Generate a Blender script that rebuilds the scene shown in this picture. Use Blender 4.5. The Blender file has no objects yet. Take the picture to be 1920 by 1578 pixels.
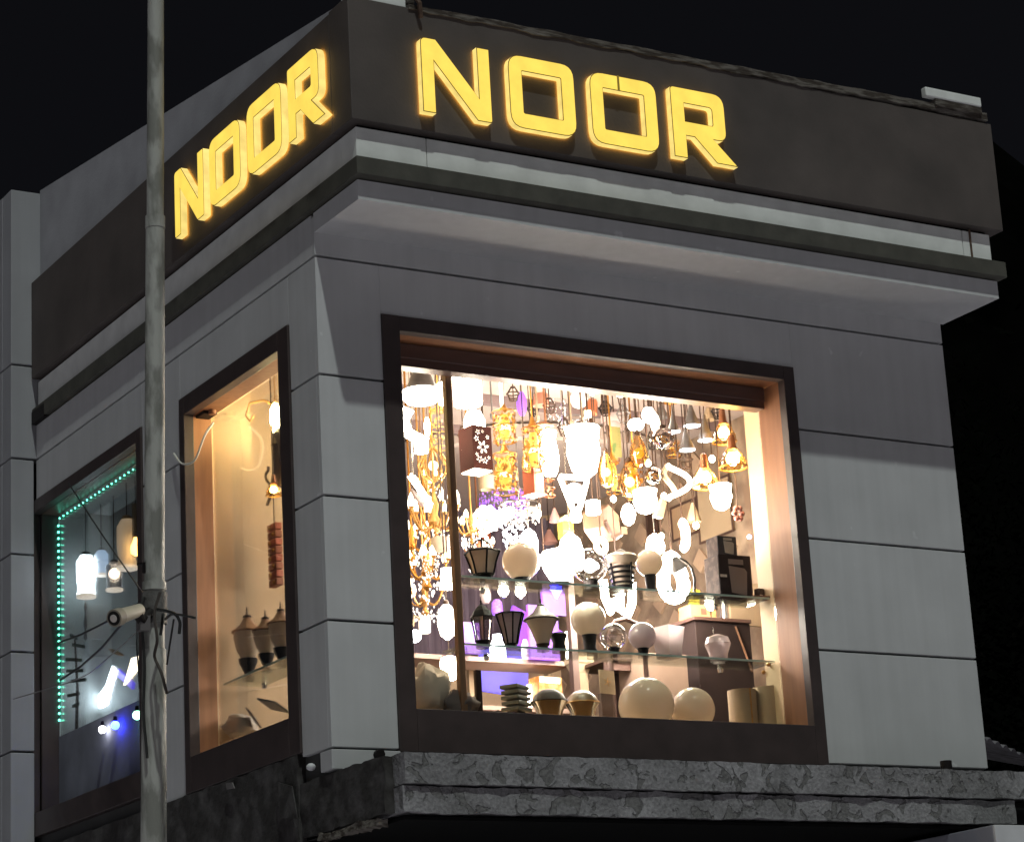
import bpy, bmesh, math, random
from mathutils import Vector, Matrix, noise
random.seed(7)
sc = bpy.context.scene
COL = sc.collection

# ------------------------------------------------------------------ camera
cam_d = bpy.data.cameras.new('camera')
cam = bpy.data.objects.new('camera', cam_d)
COL.objects.link(cam)
cam_d.sensor_fit = 'HORIZONTAL'
cam_d.sensor_width = 36.0
cam_d.lens = 87.90
cam_d.clip_start = 0.05
cam_d.clip_end = 2000.0
cam.matrix_world = Matrix(((0.86244067, -0.09459181, -0.49724087, -5.1371),
                           (-0.50316102, -0.26696900, -0.82192247, -10.2517),
                           (-0.05500076, 0.95905159, -0.27783983, 1.6026),
                           (0, 0, 0, 1)))
sc.camera = cam

# ------------------------------------------------------------------ night sky
SUN_DIR = Vector((0.136, 0.475, -0.85)).normalized()          # the street light's direction of travel
world = bpy.data.worlds.new('World')
sc.world = world
world.use_nodes = True
wn = world.node_tree
wn.nodes.clear()
w_out = wn.nodes.new('ShaderNodeOutputWorld')
w_bg = wn.nodes.new('ShaderNodeBackground')
w_sky = wn.nodes.new('ShaderNodeTexSky')
w_sky.sky_type = 'NISHITA'
w_sky.sun_disc = False
w_sky.sun_elevation = math.asin(-SUN_DIR.z)
w_sky.sun_rotation = math.atan2(-SUN_DIR.x, -SUN_DIR.y)
w_mix = wn.nodes.new('ShaderNodeMixRGB')
w_mix.inputs[0].default_value = 0.75
w_mix.inputs[2].default_value = (3.9, 3.8, 4.6, 1)
wn.links.new(w_sky.outputs[0], w_mix.inputs[1])
wn.links.new(w_mix.outputs[0], w_bg.inputs[0])
w_bg.inputs[1].default_value = 0.0012
wn.links.new(w_bg.outputs[0], w_out.inputs[0])

sun_d = bpy.data.lights.new('sun', 'SUN')
sun_d.energy = 1.48
sun_d.angle = math.radians(1.2)
sun_d.color = (0.91, 1.0, 0.94)
sun = bpy.data.objects.new('sun', sun_d)
COL.objects.link(sun)
sun.rotation_euler = SUN_DIR.to_track_quat('-Z', 'Y').to_euler()
sun.location = (-4, -9, 14)

sc.view_settings.view_transform = 'Standard'
sc.view_settings.look = 'None'
sc.view_settings.exposure = 0.0
sc.view_settings.gamma = 1.0
sc.view_settings.use_curve_mapping = False
sc.render.engine = 'CYCLES'
sc.cycles.use_denoising = True
sc.cycles.max_bounces = 7
sc.cycles.diffuse_bounces = 4
sc.cycles.glossy_bounces = 3
sc.cycles.transmission_bounces = 6
sc.cycles.transparent_max_bounces = 16
sc.cycles.sample_clamp_indirect = 10.0
sc.cycles.caustics_reflective = False
sc.cycles.caustics_refractive = False

# ------------------------------------------------------------------ materials
MATS = {}
def mat(name, col, rough=0.6, metal=0.0, var=0.12, scale=6.0, bump=0.0, bscale=60.0, spec=0.5, col2=None, thr=None, stretch=None):
    if name in MATS: return MATS[name]
    m = bpy.data.materials.new(name); m.use_nodes = True
    nt = m.node_tree; b = nt.nodes['Principled BSDF']
    b.inputs['Roughness'].default_value = rough
    b.inputs['Metallic'].default_value = metal
    b.inputs['Specular IOR Level'].default_value = spec
    tc = nt.nodes.new('ShaderNodeTexCoord'); mp = nt.nodes.new('ShaderNodeMapping')
    nt.links.new(tc.outputs['Object'], mp.inputs[0])
    if stretch: mp.inputs['Scale'].default_value = stretch
    n = nt.nodes.new('ShaderNodeTexNoise'); n.inputs['Scale'].default_value = scale; n.inputs['Detail'].default_value = 6
    nt.links.new(mp.outputs[0], n.inputs['Vector'])
    r = nt.nodes.new('ShaderNodeValToRGB')
    c = Vector(col)
    if col2 is None:
        a, d = c * (1 - var), c * (1 + var)
    else:
        a, d = c, Vector(col2)
    lo, hi = thr if thr else (0.3, 0.7)
    r.color_ramp.elements[0].position = lo; r.color_ramp.elements[1].position = hi
    r.color_ramp.elements[0].color = (*a, 1); r.color_ramp.elements[1].color = (*d, 1)
    nt.links.new(n.outputs[0], r.inputs[0]); nt.links.new(r.outputs[0], b.inputs['Base Color'])
    if bump:
        n2 = nt.nodes.new('ShaderNodeTexNoise'); n2.inputs['Scale'].default_value = bscale; n2.inputs['Detail'].default_value = 5
        nt.links.new(mp.outputs[0], n2.inputs['Vector'])
        bp = nt.nodes.new('ShaderNodeBump'); bp.inputs['Strength'].default_value = bump; bp.inputs['Distance'].default_value = 0.01
        nt.links.new(n2.outputs[0], bp.inputs['Height']); nt.links.new(bp.outputs[0], b.inputs['Normal'])
    MATS[name] = m
    return m
def emat(name, col, strength, base=(0.8, 0.8, 0.8), var=0.0, scale=25.0):
    if name in MATS: return MATS[name]
    m = bpy.data.materials.new(name); m.use_nodes = True
    nt = m.node_tree; b = nt.nodes['Principled BSDF']
    b.inputs['Base Color'].default_value = (*base, 1)
    b.inputs['Roughness'].default_value = 0.5
    b.inputs['Emission Color'].default_value = (*col, 1)
    b.inputs['Emission Strength'].default_value = strength
    if var:
        tc = nt.nodes.new('ShaderNodeTexCoord')
        n = nt.nodes.new('ShaderNodeTexNoise'); n.inputs['Scale'].default_value = scale; n.inputs['Detail'].default_value = 4
        nt.links.new(tc.outputs['Object'], n.inputs['Vector'])
        r = nt.nodes.new('ShaderNodeMapRange')
        r.inputs[1].default_value = 0.3; r.inputs[2].default_value = 0.7
        r.inputs[3].default_value = strength * (1 - var); r.inputs[4].default_value = strength * (1 + var)
        nt.links.new(n.outputs[0], r.inputs[0]); nt.links.new(r.outputs[0], b.inputs['Emission Strength'])
    MATS[name] = m
    return m
def glassmat(name, col, fac=0.93, rough=0.03):
    if name in MATS: return MATS[name]
    m = bpy.data.materials.new(name); m.use_nodes = True
    nt = m.node_tree; nt.nodes.clear()
    o = nt.nodes.new('ShaderNodeOutputMaterial'); mx = nt.nodes.new('ShaderNodeMixShader')
    t = nt.nodes.new('ShaderNodeBsdfTransparent'); g = nt.nodes.new('ShaderNodeBsdfGlossy')
    t.inputs[0].default_value = (*col, 1); g.inputs['Roughness'].default_value = rough
    fr = nt.nodes.new('ShaderNodeFresnel'); fr.inputs[0].default_value = 1.45
    mt = nt.nodes.new('ShaderNodeMath'); mt.operation = 'MULTIPLY_ADD'
    mt.inputs[1].default_value = 0.6; mt.inputs[2].default_value = (1 - fac) * 0.3
    nt.links.new(fr.outputs[0], mt.inputs[0]); nt.links.new(mt.outputs[0], mx.inputs[0])
    nt.links.new(t.outputs[0], mx.inputs[1]); nt.links.new(g.outputs[0], mx.inputs[2]); nt.links.new(mx.outputs[0], o.inputs[0])
    MATS[name] = m
    return m
def milk(name, col, trans=0.45):
    """opal glass: diffuse plus translucent"""
    if name in MATS: return MATS[name]
    m = bpy.data.materials.new(name); m.use_nodes = True
    nt = m.node_tree; nt.nodes.clear()
    o = nt.nodes.new('ShaderNodeOutputMaterial'); mx = nt.nodes.new('ShaderNodeMixShader'); mx2 = nt.nodes.new('ShaderNodeMixShader')
    d = nt.nodes.new('ShaderNodeBsdfDiffuse'); t = nt.nodes.new('ShaderNodeBsdfTranslucent'); g = nt.nodes.new('ShaderNodeBsdfGlossy')
    d.inputs[0].default_value = (*col, 1); t.inputs[0].default_value = (*col, 1); g.inputs['Roughness'].default_value = 0.12
    mx.inputs[0].default_value = trans
    fr = nt.nodes.new('ShaderNodeFresnel'); fr.inputs[0].default_value = 1.4
    nt.links.new(d.outputs[0], mx.inputs[1]); nt.links.new(t.outputs[0], mx.inputs[2])
    nt.links.new(fr.outputs[0], mx2.inputs[0]); nt.links.new(mx.outputs[0], mx2.inputs[1]); nt.links.new(g.outputs[0], mx2.inputs[2])
    nt.links.new(mx2.outputs[0], o.inputs[0])
    MATS[name] = m
    return m

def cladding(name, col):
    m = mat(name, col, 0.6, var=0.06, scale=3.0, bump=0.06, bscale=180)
    nt = m.node_tree; p = nt.nodes['Principled BSDF']
    src = p.inputs['Base Color'].links[0].from_socket
    g = nt.nodes.new('ShaderNodeNewGeometry'); oi = nt.nodes.new('ShaderNodeObjectInfo')
    mp = nt.nodes.new('ShaderNodeMapping'); mp.inputs['Scale'].default_value = (16, 16, 0.7); nt.links.new(g.outputs['Position'], mp.inputs[0])
    n = nt.nodes.new('ShaderNodeTexNoise'); n.inputs['Scale'].default_value = 1.0; n.inputs['Detail'].default_value = 5; nt.links.new(mp.outputs[0], n.inputs['Vector'])
    r = nt.nodes.new('ShaderNodeMapRange'); r.inputs[1].default_value = .35; r.inputs[2].default_value = .68; r.inputs[3].default_value = 1.0; r.inputs[4].default_value = .93; nt.links.new(n.outputs[0], r.inputs[0])
    sp = nt.nodes.new('ShaderNodeTexNoise'); sp.inputs['Scale'].default_value = 11.0; sp.inputs['Detail'].default_value = 2; nt.links.new(g.outputs['Position'], sp.inputs['Vector'])
    r2 = nt.nodes.new('ShaderNodeMapRange'); r2.inputs[1].default_value = .72; r2.inputs[2].default_value = .78; r2.inputs[3].default_value = 1.0; r2.inputs[4].default_value = 1.22; nt.links.new(sp.outputs[0], r2.inputs[0])
    r3 = nt.nodes.new('ShaderNodeMapRange'); r3.inputs[3].default_value = .95; r3.inputs[4].default_value = 1.05; nt.links.new(oi.outputs['Random'], r3.inputs[0])
    m1 = nt.nodes.new('ShaderNodeMath'); m1.operation = 'MULTIPLY'; nt.links.new(r.outputs[0], m1.inputs[0]); nt.links.new(r2.outputs[0], m1.inputs[1])
    m2 = nt.nodes.new('ShaderNodeMath'); m2.operation = 'MULTIPLY'; nt.links.new(m1.outputs[0], m2.inputs[0]); nt.links.new(r3.outputs[0], m2.inputs[1])
    mx = nt.nodes.new('ShaderNodeMixRGB'); mx.blend_type = 'MULTIPLY'; mx.inputs[0].default_value = 1.0
    nt.links.new(src, mx.inputs[1]); nt.links.new(m2.outputs[0], mx.inputs[2]); nt.links.new(mx.outputs[0], p.inputs['Base Color'])
    return m
PANEL = cladding('pale_cladding', (0.49, 0.49, 0.50))
PANEL2 = cladding('annex_render', (0.29, 0.29, 0.31))  # colour lowered to stand in for light falling off at the far end
BACK = mat('dark_joint_render', (0.05, 0.05, 0.05), 0.9)  # dark backing behind the cladding joints
FASC = mat('dark_fascia', (0.074, 0.060, 0.055), 0.7, var=0.25, scale=2.6, bump=0.10, bscale=55)
BAND = mat('painted_band', (0.74, 0.75, 0.73), 0.6, var=0.10, scale=7, bump=0.05)
RECESS = mat('olive_moulding', (0.060, 0.057, 0.046), 0.8, var=0.25, scale=9, bump=0.1)
PARA = mat('parapet_render', (0.34, 0.34, 0.365), 0.8, var=0.12, scale=4, bump=0.12)
TRIMD = mat('brown_black_frame', (0.048, 0.034, 0.033), 0.45, var=0.2, scale=8)
LINING = mat('brown_laminate', (0.27, 0.115, 0.05), 0.62, var=0.15, scale=5, stretch=(6, 6, 0.6))
LINDK = mat('dark_laminate', (0.105, 0.058, 0.048), 0.35, var=0.15, scale=5, stretch=(1, 6, 6))
def flaky(name, bare, paint, dirt, thr, scale=9.0):
    m = bpy.data.materials.new(name); m.use_nodes = True
    nt = m.node_tree; p = nt.nodes['Principled BSDF']; p.inputs['Roughness'].default_value = 0.95; p.inputs['Specular IOR Level'].default_value = 0.15
    tc = nt.nodes.new('ShaderNodeTexCoord')
    def noise_(s, d, dist=0.0, off=0.0):
        mp = nt.nodes.new('ShaderNodeMapping'); mp.inputs['Location'].default_value = (off, off, off); nt.links.new(tc.outputs['Object'], mp.inputs[0])
        n = nt.nodes.new('ShaderNodeTexNoise'); n.inputs['Scale'].default_value = s; n.inputs['Detail'].default_value = d; n.inputs['Distortion'].default_value = dist
        nt.links.new(mp.outputs[0], n.inputs['Vector']); return n.outputs[0]
    def ramp(src, a, b_):
        r = nt.nodes.new('ShaderNodeMapRange'); r.inputs[1].default_value = a; r.inputs[2].default_value = b_; nt.links.new(src, r.inputs[0]); return r.outputs[0]
    mask = ramp(noise_(scale, 9, 1.2), thr, thr+0.035)
    grime = ramp(noise_(3.2, 5, 0.4, 4.0), 0.35, 0.7)
    fine = ramp(noise_(60, 4, 0.0, 9.0), 0.25, 0.75)
    def mix(f, a, b_):
        x = nt.nodes.new('ShaderNodeMixRGB')
        for i, v in ((0, f), (1, a), (2, b_)):
            if isinstance(v, tuple): x.inputs[i].default_value = (*v, 1)
            else: nt.links.new(v, x.inputs[i])
        return x.outputs[0]
    c = mix(mask, bare, mix(grime, dirt, paint))
    mul = nt.nodes.new('ShaderNodeMixRGB'); mul.blend_type = 'MULTIPLY'; mul.inputs[0].default_value = 0.45
    nt.links.new(c, mul.inputs[1]); nt.links.new(fine, mul.inputs[2]); nt.links.new(mul.outputs[0], p.inputs['Base Color'])
    bp = nt.nodes.new('ShaderNodeBump'); bp.inputs['Strength'].default_value = 1.0; bp.inputs['Distance'].default_value = 0.012
    hm = nt.nodes.new('ShaderNodeMath'); hm.operation = 'MULTIPLY_ADD'; hm.inputs[1].default_value = 0.35
    nt.links.new(fine, hm.inputs[0]); nt.links.new(mask, hm.inputs[2]); nt.links.new(hm.outputs[0], bp.inputs['Height']); nt.links.new(bp.outputs[0], p.inputs['Normal'])
    MATS[name] = m
    return m
CONC = flaky('peeling_concrete', (0.19, 0.185, 0.185), (0.37, 0.36, 0.375), (0.21, 0.205, 0.21), 0.41, 10.0)
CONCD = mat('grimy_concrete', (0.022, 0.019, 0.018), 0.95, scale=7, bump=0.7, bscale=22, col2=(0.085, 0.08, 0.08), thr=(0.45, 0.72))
PEEL = mat('peeled_edge', (0.055, 0.045, 0.038), 0.9, scale=24, bump=0.8, col2=(0.15, 0.135, 0.12), thr=(0.42, 0.58), spec=.1, stretch=(.4, 1, 2))
BLACK = mat('shade_and_gap_black', (0.006, 0.006, 0.006), 0.9, spec=0.1)  # near black puts deep shade into ground floor and ledge underside, also fills gaps
GROUND = mat('bounce_fill_ground', (0.72, 0.65, 0.73), 0.9, var=0.08, scale=0.6, bump=0.2)  # unseen ground, kept pale and mauve to bounce fill onto the walls
GALV = mat('weathered_steel', (0.20, 0.20, 0.18), 0.6, metal=0.1, scale=11, bump=0.5, bscale=30, col2=(0.38, 0.38, 0.355), thr=(0.42, 0.54), stretch=(1, 1, 0.35))
RUST = mat('rusty_iron', (0.10, 0.06, 0.04), 0.9, var=0.35, scale=30, bump=0.3)
WIRE = mat('black_cable', (0.012, 0.012, 0.012), 0.6)
WIREW = mat('white_cable', (0.6, 0.58, 0.52), 0.6)
PANE = glassmat('window_glass', (0.97, 0.98, 0.97))
SHELFG = glassmat('shelf_glass', (0.92, 0.97, 0.94), 0.9)
SHELFE = mat('shelf_glass_edge', (0.58, 0.76, 0.68), 0.2, var=0.1)
CREAM = mat('cream_wall', (0.48, 0.355, 0.225), 0.75, var=0.06, scale=2.5)
CEIL = mat('ceiling_board', (0.40, 0.33, 0.30), 0.85, var=0.05, scale=2)
TAUPE = mat('wallpaper', (0.17, 0.12, 0.085), 0.7, scale=5.5, col2=(0.30, 0.225, 0.16), thr=(0.42, 0.6))
MAUVE = mat('mauve_curtain', (0.10, 0.075, 0.105), 0.85, scale=18, col2=(0.20, 0.16, 0.20), stretch=(1, 1, 0.08))
TEALW = mat('pale_plaster', (0.46, 0.52, 0.52), 0.8, var=0.10, scale=3, bump=0.05)
SLATE = mat('slate_plaster', (0.17, 0.18, 0.22), 0.8, var=0.3, scale=3)
IRON = mat('cast_black', (0.010, 0.0075, 0.0075), 0.6, var=0.3, spec=.2)
DKBR = mat('dark_bronze', (0.05, 0.028, 0.019), 0.55, var=0.25, spec=.25)
COPPER = mat('copper', (0.45, 0.20, 0.10), 0.3, metal=0.8, var=0.2)
FILB = emat('filigree_bulb', (1.0, 0.66, 0.26), 5.0)
GOLD = mat('gold', (0.36, 0.165, 0.03), 0.35, metal=0.85, var=0.25, scale=14)
GOLDM = mat('matt_gold', (0.40, 0.20, 0.05), 0.45, metal=0.3, var=0.3, scale=20)
GREYM = mat('grey_metal', (0.13, 0.12, 0.12), 0.4, var=0.15)
CHROME = mat('chrome', (0.62, 0.6, 0.58), 0.15, metal=0.9)
OPAL = milk('opal_glass', (0.76, 0.64, 0.51), 0.5)
OPALB = milk('amber_opal', (0.42, 0.28, 0.13), 0.45)
LILAC = milk('lilac_glass', (0.58, 0.48, 0.48), 0.45)
CLEARG = glassmat('clear_globe', (0.90, 0.86, 0.86), 0.4)
AMBERG = glassmat('amber_glass', (0.95, 0.68, 0.30), 0.6)
SMOKEG = glassmat('smoked_glass', (0.45, 0.38, 0.36), 0.5)
CARDB = mat('black_carton', (0.013, 0.008, 0.009), 0.7, var=0.2, spec=.12)
CARDG = mat('grey_carton', (0.04, 0.04, 0.045), 0.7, var=0.25, spec=.12)
CARDP = mat('printed_side', (0.022, 0.012, 0.010), 0.7, scale=22, spec=.1, col2=(0.055, 0.036, 0.03), thr=(0.45, 0.55))
PRINT = mat('carton_picture', (0.15, 0.12, 0.115), 0.6, var=0.12)
PRINTL = mat('light_print', (0.55, 0.50, 0.46), 0.6)
REDC = mat('dark_red', (0.22, 0.05, 0.03), 0.6)
SACK = mat('cream_cloth', (0.72, 0.58, 0.44), 0.9, var=0.1, scale=6, bump=0.2, bscale=20)
CREAMP = mat('cream_paper', (0.32, 0.24, 0.155), 0.8, var=0.06)
BROWNW = mat('brown_wood', (0.06, 0.03, 0.022), 0.55, var=0.2, scale=6)
TANW = mat('tan_wood', (0.085, 0.036, 0.014), 0.6, var=0.3, scale=9, bump=0.2)
CABD = mat('dark_cabinet', (0.016, 0.010, 0.009), 0.7, var=0.15, spec=.12)
GREYG = mat('grey_green_tray', (0.24, 0.24, 0.19), 0.6, var=0.1)
ORANGE = mat('orange_paint', (0.26, 0.05, 0.02), 0.5, var=0.15)
BRICKR = mat('red_ornament', (0.40, 0.10, 0.05), 0.6, var=0.4, scale=30)
NAVY = mat('navy_cloth', (0.05, 0.045, 0.07), 0.8)
GREENB = mat('olive_banner', (0.22, 0.20, 0.07), 0.7, scale=16, col2=(0.08, 0.14, 0.04), thr=(0.55, 0.62))
YELLOWC = mat('yellow_carton', (0.22, 0.17, 0.008), 0.6)
TINW = mat('painted_tin', (0.55, 0.55, 0.57), 0.5, var=0.08)
TINL = mat('lavender_tin', (0.26, 0.26, 0.30), 0.6, var=0.1)
ROOFM = mat('corrugated_sheet', (0.16, 0.15, 0.165), 0.6, var=0.3, scale=6)
LEAF = mat('night_leaves', (0.0016, 0.0018, 0.0014), 0.9, var=0.5, scale=3, spec=0.0)  # night darkness put into the leaf colour, well below real foliage
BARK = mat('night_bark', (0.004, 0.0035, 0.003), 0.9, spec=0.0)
W1 = emat('white_glow', (1.0, 0.87, 0.70), 34.0)
DOWNL = emat('downlight_glow', (1.0, 0.86, 0.70), 720.0)
WALLL = emat('wall_lantern_glow', (1.0, 0.76, 0.34), 250.0)
WLOW = emat('low_led_glow', (1.0, 0.88, 0.76), 230.0)
W2 = emat('warm_glow', (1.0, 0.74, 0.36), 11.0)
W3 = emat('cool_glow', (0.94, 0.94, 1.0), 26.0)
WS = emat('soft_white_glow', (1.0, 0.84, 0.64), 7.0)
SOFTW = emat('lit_frosted_glass', (1.0, 0.86, 0.70), 1.1)
AMB = emat('amber_glow', (1.0, 0.42, 0.05), 1.5, base=(.3, .15, .03))
BULB = emat('filament_glow', (1.0, 0.70, 0.34), 120.0)
PURP = emat('purple_glow', (0.40, 0.10, 1.0), 1.5, base=(.10, .03, .25))
PURS = emat('violet_crystal', (0.42, 0.14, 1.0), 1.3, base=(.14, .06, .30), var=0.8, scale=60)
BLUEE = emat('blue_glow', (0.16, 0.12, 1.0), 1.3, base=(.05, .04, .25))
BLUEB = emat('blue_bulb', (0.012, 0.022, 1.0), 40.0)
GRNB = emat('green_bulb', (0.35, 1.0, 0.65), 6.0)
TEALE = emat('teal_led', (0.12, 1.0, 0.66), 5.0)
CRYST = emat('crystal', (1.0, 0.90, 0.85), 1.1, var=0.95, scale=80)  # uneven emission stands in for sparkle on the crystals
GOLDE = emat('lit_gold_leaf', (1.0, 0.55, 0.10), 0.6, base=(0.4, 0.22, 0.06), var=0.9, scale=50)

# ------------------------------------------------------------------ mesh kit
class MB:
    def __init__(s): s.v, s.f = [], []
    def add(s, vs, fs):
        n = len(s.v); s.v += [tuple(p) for p in vs]; s.f += [tuple(i + n for i in f) for f in fs]; return s
    def box(s, x0, y0, z0, x1, y1, z1):
        return s.add([(x0,y0,z0),(x1,y0,z0),(x1,y1,z0),(x0,y1,z0),(x0,y0,z1),(x1,y0,z1),(x1,y1,z1),(x0,y1,z1)],
                     [(0,3,2,1),(4,5,6,7),(0,1,5,4),(1,2,6,5),(2,3,7,6),(3,0,4,7)])
    def cbox(s, c, d, rot=0.0):
        x, y, z = d[0]/2, d[1]/2, d[2]/2; ca, sa = math.cos(rot), math.sin(rot)
        vs = [(c[0]+ca*a*x-sa*b*y, c[1]+sa*a*x+ca*b*y, c[2]+e*z) for e in (-1, 1) for a, b in ((-1,-1),(1,-1),(1,1),(-1,1))]
        return s.add(vs, [(0,3,2,1),(4,5,6,7),(0,1,5,4),(1,2,6,5),(2,3,7,6),(3,0,4,7)])
    def lathe(s, prof, seg=20, c=(0,0,0), caps=True, phase=0.0, sq=1.0):
        vs = []; fs = []
        for r, z in prof:
            for k in range(seg):
                a = 2*math.pi*k/seg + phase
                vs.append((c[0]+r*math.cos(a), c[1]+r*sq*math.sin(a), c[2]+z))
        for i in range(len(prof)-1):
            for k in range(seg):
                k2 = (k+1) % seg
                fs.append((i*seg+k, i*seg+k2, (i+1)*seg+k2, (i+1)*seg+k))
        if caps:
            if prof[0][0] > 1e-4: fs.append(tuple(range(seg-1, -1, -1)))
            if prof[-1][0] > 1e-4: fs.append(tuple((len(prof)-1)*seg+k for k in range(seg)))
        return s.add(vs, fs)
    def sphere(s, c, r, seg=20, rings=12, sz=1.0, lo=-1.0, hi=1.0):
        a0, a1 = math.asin(lo), math.asin(hi)
        return s.lathe([(max(1e-5, r*math.cos(a0+(a1-a0)*i/rings)), r*sz*math.sin(a0+(a1-a0)*i/rings)) for i in range(rings+1)], seg, c)
    def tube(s, pts, r, seg=6, closed=False, taper=None):
        pts = [Vector(p) for p in pts]; n = len(pts); vs = []; fs = []
        pn = None
        for i, p in enumerate(pts):
            if closed: t = pts[(i+1) % n] - pts[i-1]
            else: t = pts[min(i+1, n-1)] - pts[max(i-1, 0)]
            t.normalize()
            if pn is None:
                a = Vector((0,0,1)) if abs(t.z) < 0.9 else Vector((1,0,0))
                u = t.cross(a).normalized()
            else:
                u = (pn - t*pn.dot(t))
                u = u.normalized() if u.length > 1e-6 else t.cross(Vector((1,0,0))).normalized()
            pn = u; w = t.cross(u)
            rr = r if taper is None else r + (taper - r)*i/(n-1)
            for k in range(seg):
                a = 2*math.pi*k/seg
                vs.append(p + (u*math.cos(a) + w*math.sin(a))*rr)
        for i in range(n if closed else n-1):
            j = (i+1) % n
            for k in range(seg):
                k2 = (k+1) % seg
                fs.append((i*seg+k, i*seg+k2, j*seg+k2, j*seg+k))
        if not closed:
            fs.append(tuple(range(seg-1, -1, -1))); fs.append(tuple((n-1)*seg+k for k in range(seg)))
        return s.add(vs, fs)
    def poly_y(s, pts, y0, y1):
        """prism of an (x, z) outline between two y values"""
        n = len(pts)
        vs = [(x, y0, z) for x, z in pts] + [(x, y1, z) for x, z in pts]
        return s.add(vs, [tuple(range(n)), tuple(range(2*n-1, n-1, -1))] + [(i, i+n, (i+1) % n+n, (i+1) % n) for i in range(n)])
    def poly_x(s, pts, x0, x1):
        n = len(pts)
        vs = [(x0, y, z) for y, z in pts] + [(x1, y, z) for y, z in pts]
        return s.add(vs, [tuple(range(n)), tuple(range(2*n-1, n-1, -1))] + [(i, i+n, (i+1) % n+n, (i+1) % n) for i in range(n)])

def obj(name, mb, m, parent=None, smooth=False, bevel=0.0, loc=(0,0,0), rot=None):
    me = bpy.data.meshes.new(name)
    me.from_pydata(mb.v, [], mb.f)
    bm = bmesh.new(); bm.from_mesh(me)
    bmesh.ops.recalc_face_normals(bm, faces=bm.faces); bm.to_mesh(me); bm.free()
    me.materials.append(m)
    if smooth:
        me.polygons.foreach_set('use_smooth', [True]*len(me.polygons))
        me.set_sharp_from_angle(angle=math.radians(38))
    o = bpy.data.objects.new(name, me); COL.objects.link(o)
    o.location = loc
    if rot: o.rotation_euler = rot
    if parent: o.parent = parent
    if bevel:
        b = o.modifiers.new('edge', 'BEVEL'); b.width = bevel; b.segments = 2; b.limit_method = 'ANGLE'
    return o
def thing(name, label, cat, loc=(0,0,0), group=None, rotz=0.0):
    o = bpy.data.objects.new(name, None); COL.objects.link(o)
    o.empty_display_size = 0.1
    o.location = loc; o.rotation_euler = (0, 0, rotz)
    o['label'] = label; o['category'] = cat
    if group: o['group'] = group
    return o
def tag(o, label, cat, group=None):
    o['label'] = label; o['category'] = cat
    if group: o['group'] = group
    return o
def struct(name, mb, m, **k):
    o = obj(name, mb, m, **k); o['kind'] = 'structure'; return o

# ------------------------------------------------------------------ ground
hl = []
for i in range(241):
    x_ = -60 + .7334*i
    hl.append((x_, 9.0 + 21.0*min(1, max(0, (x_-27)/14)) + 4.0*noise.noise(Vector((x_*.17, 2, 0))) + 2.2*noise.noise(Vector((x_*.55, 5, 0))) + 1.2*noise.noise(Vector((x_*1.7, 8, 0)))))
hm_ = MB()
hm_.add([(x_, 34, 0) for x_, z_ in hl] + [(x_, 38, z_*.8) for x_, z_ in hl] + [(x_, 44, z_) for x_, z_ in hl] + [(x_, 90, z_*.5) for x_, z_ in hl],
        [(r*241+i, r*241+i+1, (r+1)*241+i+1, (r+1)*241+i) for r in range(3) for i in range(240)])
struct('hill', hm_, mat('dark_hillside', (0.0016, 0.0017, 0.0014), 0.95, var=.5, scale=.5, spec=0.0))  # near-black colour keeps the sunlit slope as dark as night
struct('ground', MB().box(-150, -150, -0.5, 150, 150, 0.0), GROUND)

# ------------------------------------------------------------------ the shop building
B = thing('shop_building', 'grey clad corner shop on a concrete ledge with glowing display windows', 'shop building', (0, 0, 0))
G = 0.0065
def bpanel(x0, y0, z0, x1, y1, z1, m=PANEL, name='wall_panel', bevel=0.003):
    return obj(name, MB().box(x0, y0, z0, x1, y1, z1), m, B, bevel=bevel)
ROWS = [(3.40, 4.0), (4.0, 4.6), (4.6, 5.2)]
FX = 3.925
for z0, z1 in ROWS:
    bpanel(0.0, 0.0, z0+G, 0.348, 0.03, z1-G)                 # front, beside the corner
    bpanel(2.85, 0.0, z0+G, FX, 0.03, z1-G)                   # front, right of the big window
    bpanel(0.0, 0.0305, z0+G, 0.03, 0.309, z1-G)              # side, beside the corner
    bpanel(0.0, 1.668, z0+G if z0 > 3.5 else 3.30, 0.03, 2.205, z1-G)
bpanel(0.0, 0.0, 5.2+G, 0.3487, 0.03, 5.8-G, bevel=.001)
bpanel(0.3490, 0.0, 5.545, 2.8495, 0.03, 5.8-G, bevel=.001)
bpanel(2.8498, 0.0, 5.2+G, FX, 0.03, 5.8-G, bevel=.001)
bpanel(0.0, 0.0, 5.8+G, FX, 0.03, 6.0, bevel=0)
bpanel(0.0, 0.0305, 5.2+G, 0.03, 0.309, 5.8-G)
bpanel(0.0, 0.3095, 5.545, 0.03, 1.6675, 5.8-G)
bpanel(0.0, 1.668, 5.2+G, 0.03, 2.2045, 5.8-G)
bpanel(0.0, 2.205, 5.545, 0.03, 3.90, 5.8-G)
bpanel(0.0, 0.0305, 5.8+G, 0.03, 3.90, 6.019)
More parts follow.
